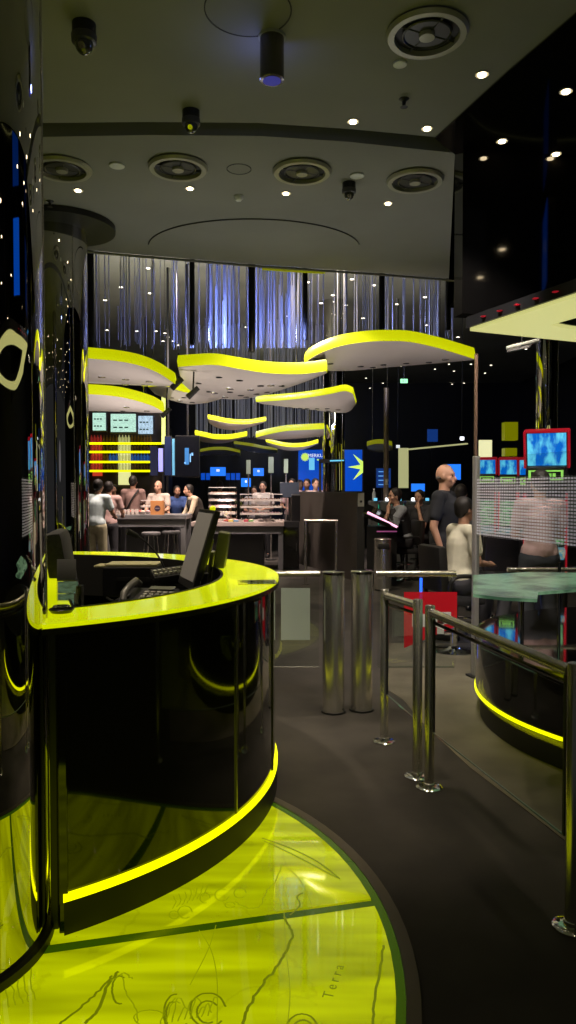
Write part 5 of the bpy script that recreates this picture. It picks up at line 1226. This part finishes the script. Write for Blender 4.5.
for i, (px, d) in enumerate(((487, 11.8), (508, 11.4), (528, 11.0))):
    slot('smaller slot machine with a blue screen, %s of the three behind the dotted glass' % ('leftmost', 'middle', 'rightmost')[i], px_xy(px, d), d, -.35, .26, P(px, 458, d).z, th0=.25)
t = thing('lime_sign', 'lime-yellow lit box sign high behind the slot machines', 'sign', tuple(P(511, 430, 13)))
rect('upper_block', 505, 422, 518, 440, 13, M_lime_dim, .2, t); rect('lower_block', 505, 448, 517, 456, 13, M_lime_dim, .2, t)
obj('mount', tube(B(), P(511, 456, 13.1), (P(511, 456, 13.1).x, 13.1, 0), .03), M_blackm, t, world=True)
t = thing('cream_panel', 'bright cream lit panel behind the leftmost small slot machine', 'light panel', tuple(P(486, 450, 14)))
rect('lit_face', 480, 440, 492, 491, 14, mat('cream_bright', (.8, .75, .5), .4, emit=(.82, .80, .45), es=1), .1, t)
obj('footing', box(B(), (P(486, 491, 14.05).x, 14.1, .7), (.2, .06, 1.4)), M_blackm, t, world=True)
tag(obj('cup', lathe(B(), [(.02, 0), (.03, .07), (.027, .07), (.015, .01)], P(400, 548, 11.2), 14), M_white), 'x', 'x'); bpy.data.objects.remove(COL.objects[-1]) if False else None
for o in [o for o in COL.objects if o.get('label') == 'x']: bpy.data.objects.remove(o)
# blue light poles below the stools
tag(obj('blue_light_tube', tube(B(), P(421, 578, 6.6), (P(421, 578, 6.6).x, 6.6, 0.0), .012), M_bluel), 'thin vertical blue light seen behind the red sign', 'light')
light('POINT', 'blue_slot_lamp', (px_xy(450, 7.0), 7.0, .5), 3, (.15, .1, 1), size=.05)
light('POINT', 'blue_slot_lamp', (px_xy(490, 7.6), 7.4, .5), 4, (.2, .3, 1), size=.05)
a = Vector((1.98, 4.62, 2.97)); b_ = Vector((2.32, 4.22, 2.97)); t = thing('reflected_screen', 'bright blue lit screen placed out of view beside the fascia, mirrored in the large column', 'screen', tuple((a + b_) / 2))  # screen set outside the view for its blue reflection in the column
obj('casing', quad(B(), b_, a, a + Vector((0, 0, .58)), b_ + Vector((0, 0, .58)), .05), M_blackp, t, world=True)
dv = Vector((-.76, -.65, 0)) * .006
obj('display', quad(B(), a + dv, b_ + dv, b_ + dv + Vector((0, 0, .58)), a + dv + Vector((0, 0, .58)), .003), M_blue, t, world=True)
obj('hanger', tube(B(), (a + b_) / 2 + Vector((.02, .02, .55)), (a + b_) / 2 + Vector((.02, .02, .71)), .015), M_blackm, t, world=True)

# pieces that sit on another part of the same thing go one level deeper
SUB = {'seam_strip': 'shaft', 'keypad': 'phone_body', 'keys': 'console', 'mic_head': 'gooseneck', 'screen': 'housing', 'status_knob': 'housing', 'menu_rows': 'display', 'logo': 'display',
       'lettering': 'display', 'lettering_bars': 'display', 'blue_panel': 'display', 'sun_logo': 'display', 'sun_rays': 'display', 'lime_line': 'display', 'pale_symbol': 'display', 'text_rows': 'display',
       'jackpot_digits': 'jackpot_frame', 'top_screen': 'top_box', 'side_trim': 'top_box', 'top_trim': 'top_box', 'cabinet_trim': 'mid_cabinet', 'emblem': 'carton', 'cap': ('glass_body', 'bottle_body', 'shaft'),
       'lid': 'casing', 'paper_slot': 'casing', 'lens': ('cylinder', 'dome', 'lamp_head'), 'spokes': 'nozzle_ring', 'screws': 'flange', 'clamp': 'pane', 'eye': 'body', 'mouth': 'body', 'handle': 'door',
       'white_bar': 'red_sign', 'white_arrow': 'red_sign', 'inlay_rings': 'counter_inlay', 'filling': 'dish', 'snacks': 'bowl', 'lock': 'drawer_front', 'foot_ring': 'column', 'foot_spoke': 'column',
       'opening': 'body', 'dot_film': 'pane', 'light_edge': 'sloping_top', 'shelf_light': 'shelf', 'spot_trim': 'underside', 'spot_lamp': 'underside', 'vent_hole': 'underside', 'map_drawing': 'glass_panel', 'map_contours': 'glass_panel', 'map_lettering': 'glass_panel'}
for root in [o for o in COL.objects if o.parent is None and o.type == 'EMPTY']:
    kids = {}
    for c in root.children: kids.setdefault(c.name.split('.')[0], []).append(c)
    moves = []
    for nm, to in SUB.items():
        for tn in ((to,) if isinstance(to, str) else to):
            if nm in kids and tn in kids and tn != nm:
                for n_, c in enumerate(kids[nm]): moves.append((c, kids[tn][n_ if nm == 'shelf_light' and n_ < len(kids[tn]) else 0]))
                break
    for c, p in moves:
        if p.location.length < 1e-6 and max(abs(a) for a in p.rotation_euler) < 1e-6: c.parent = p
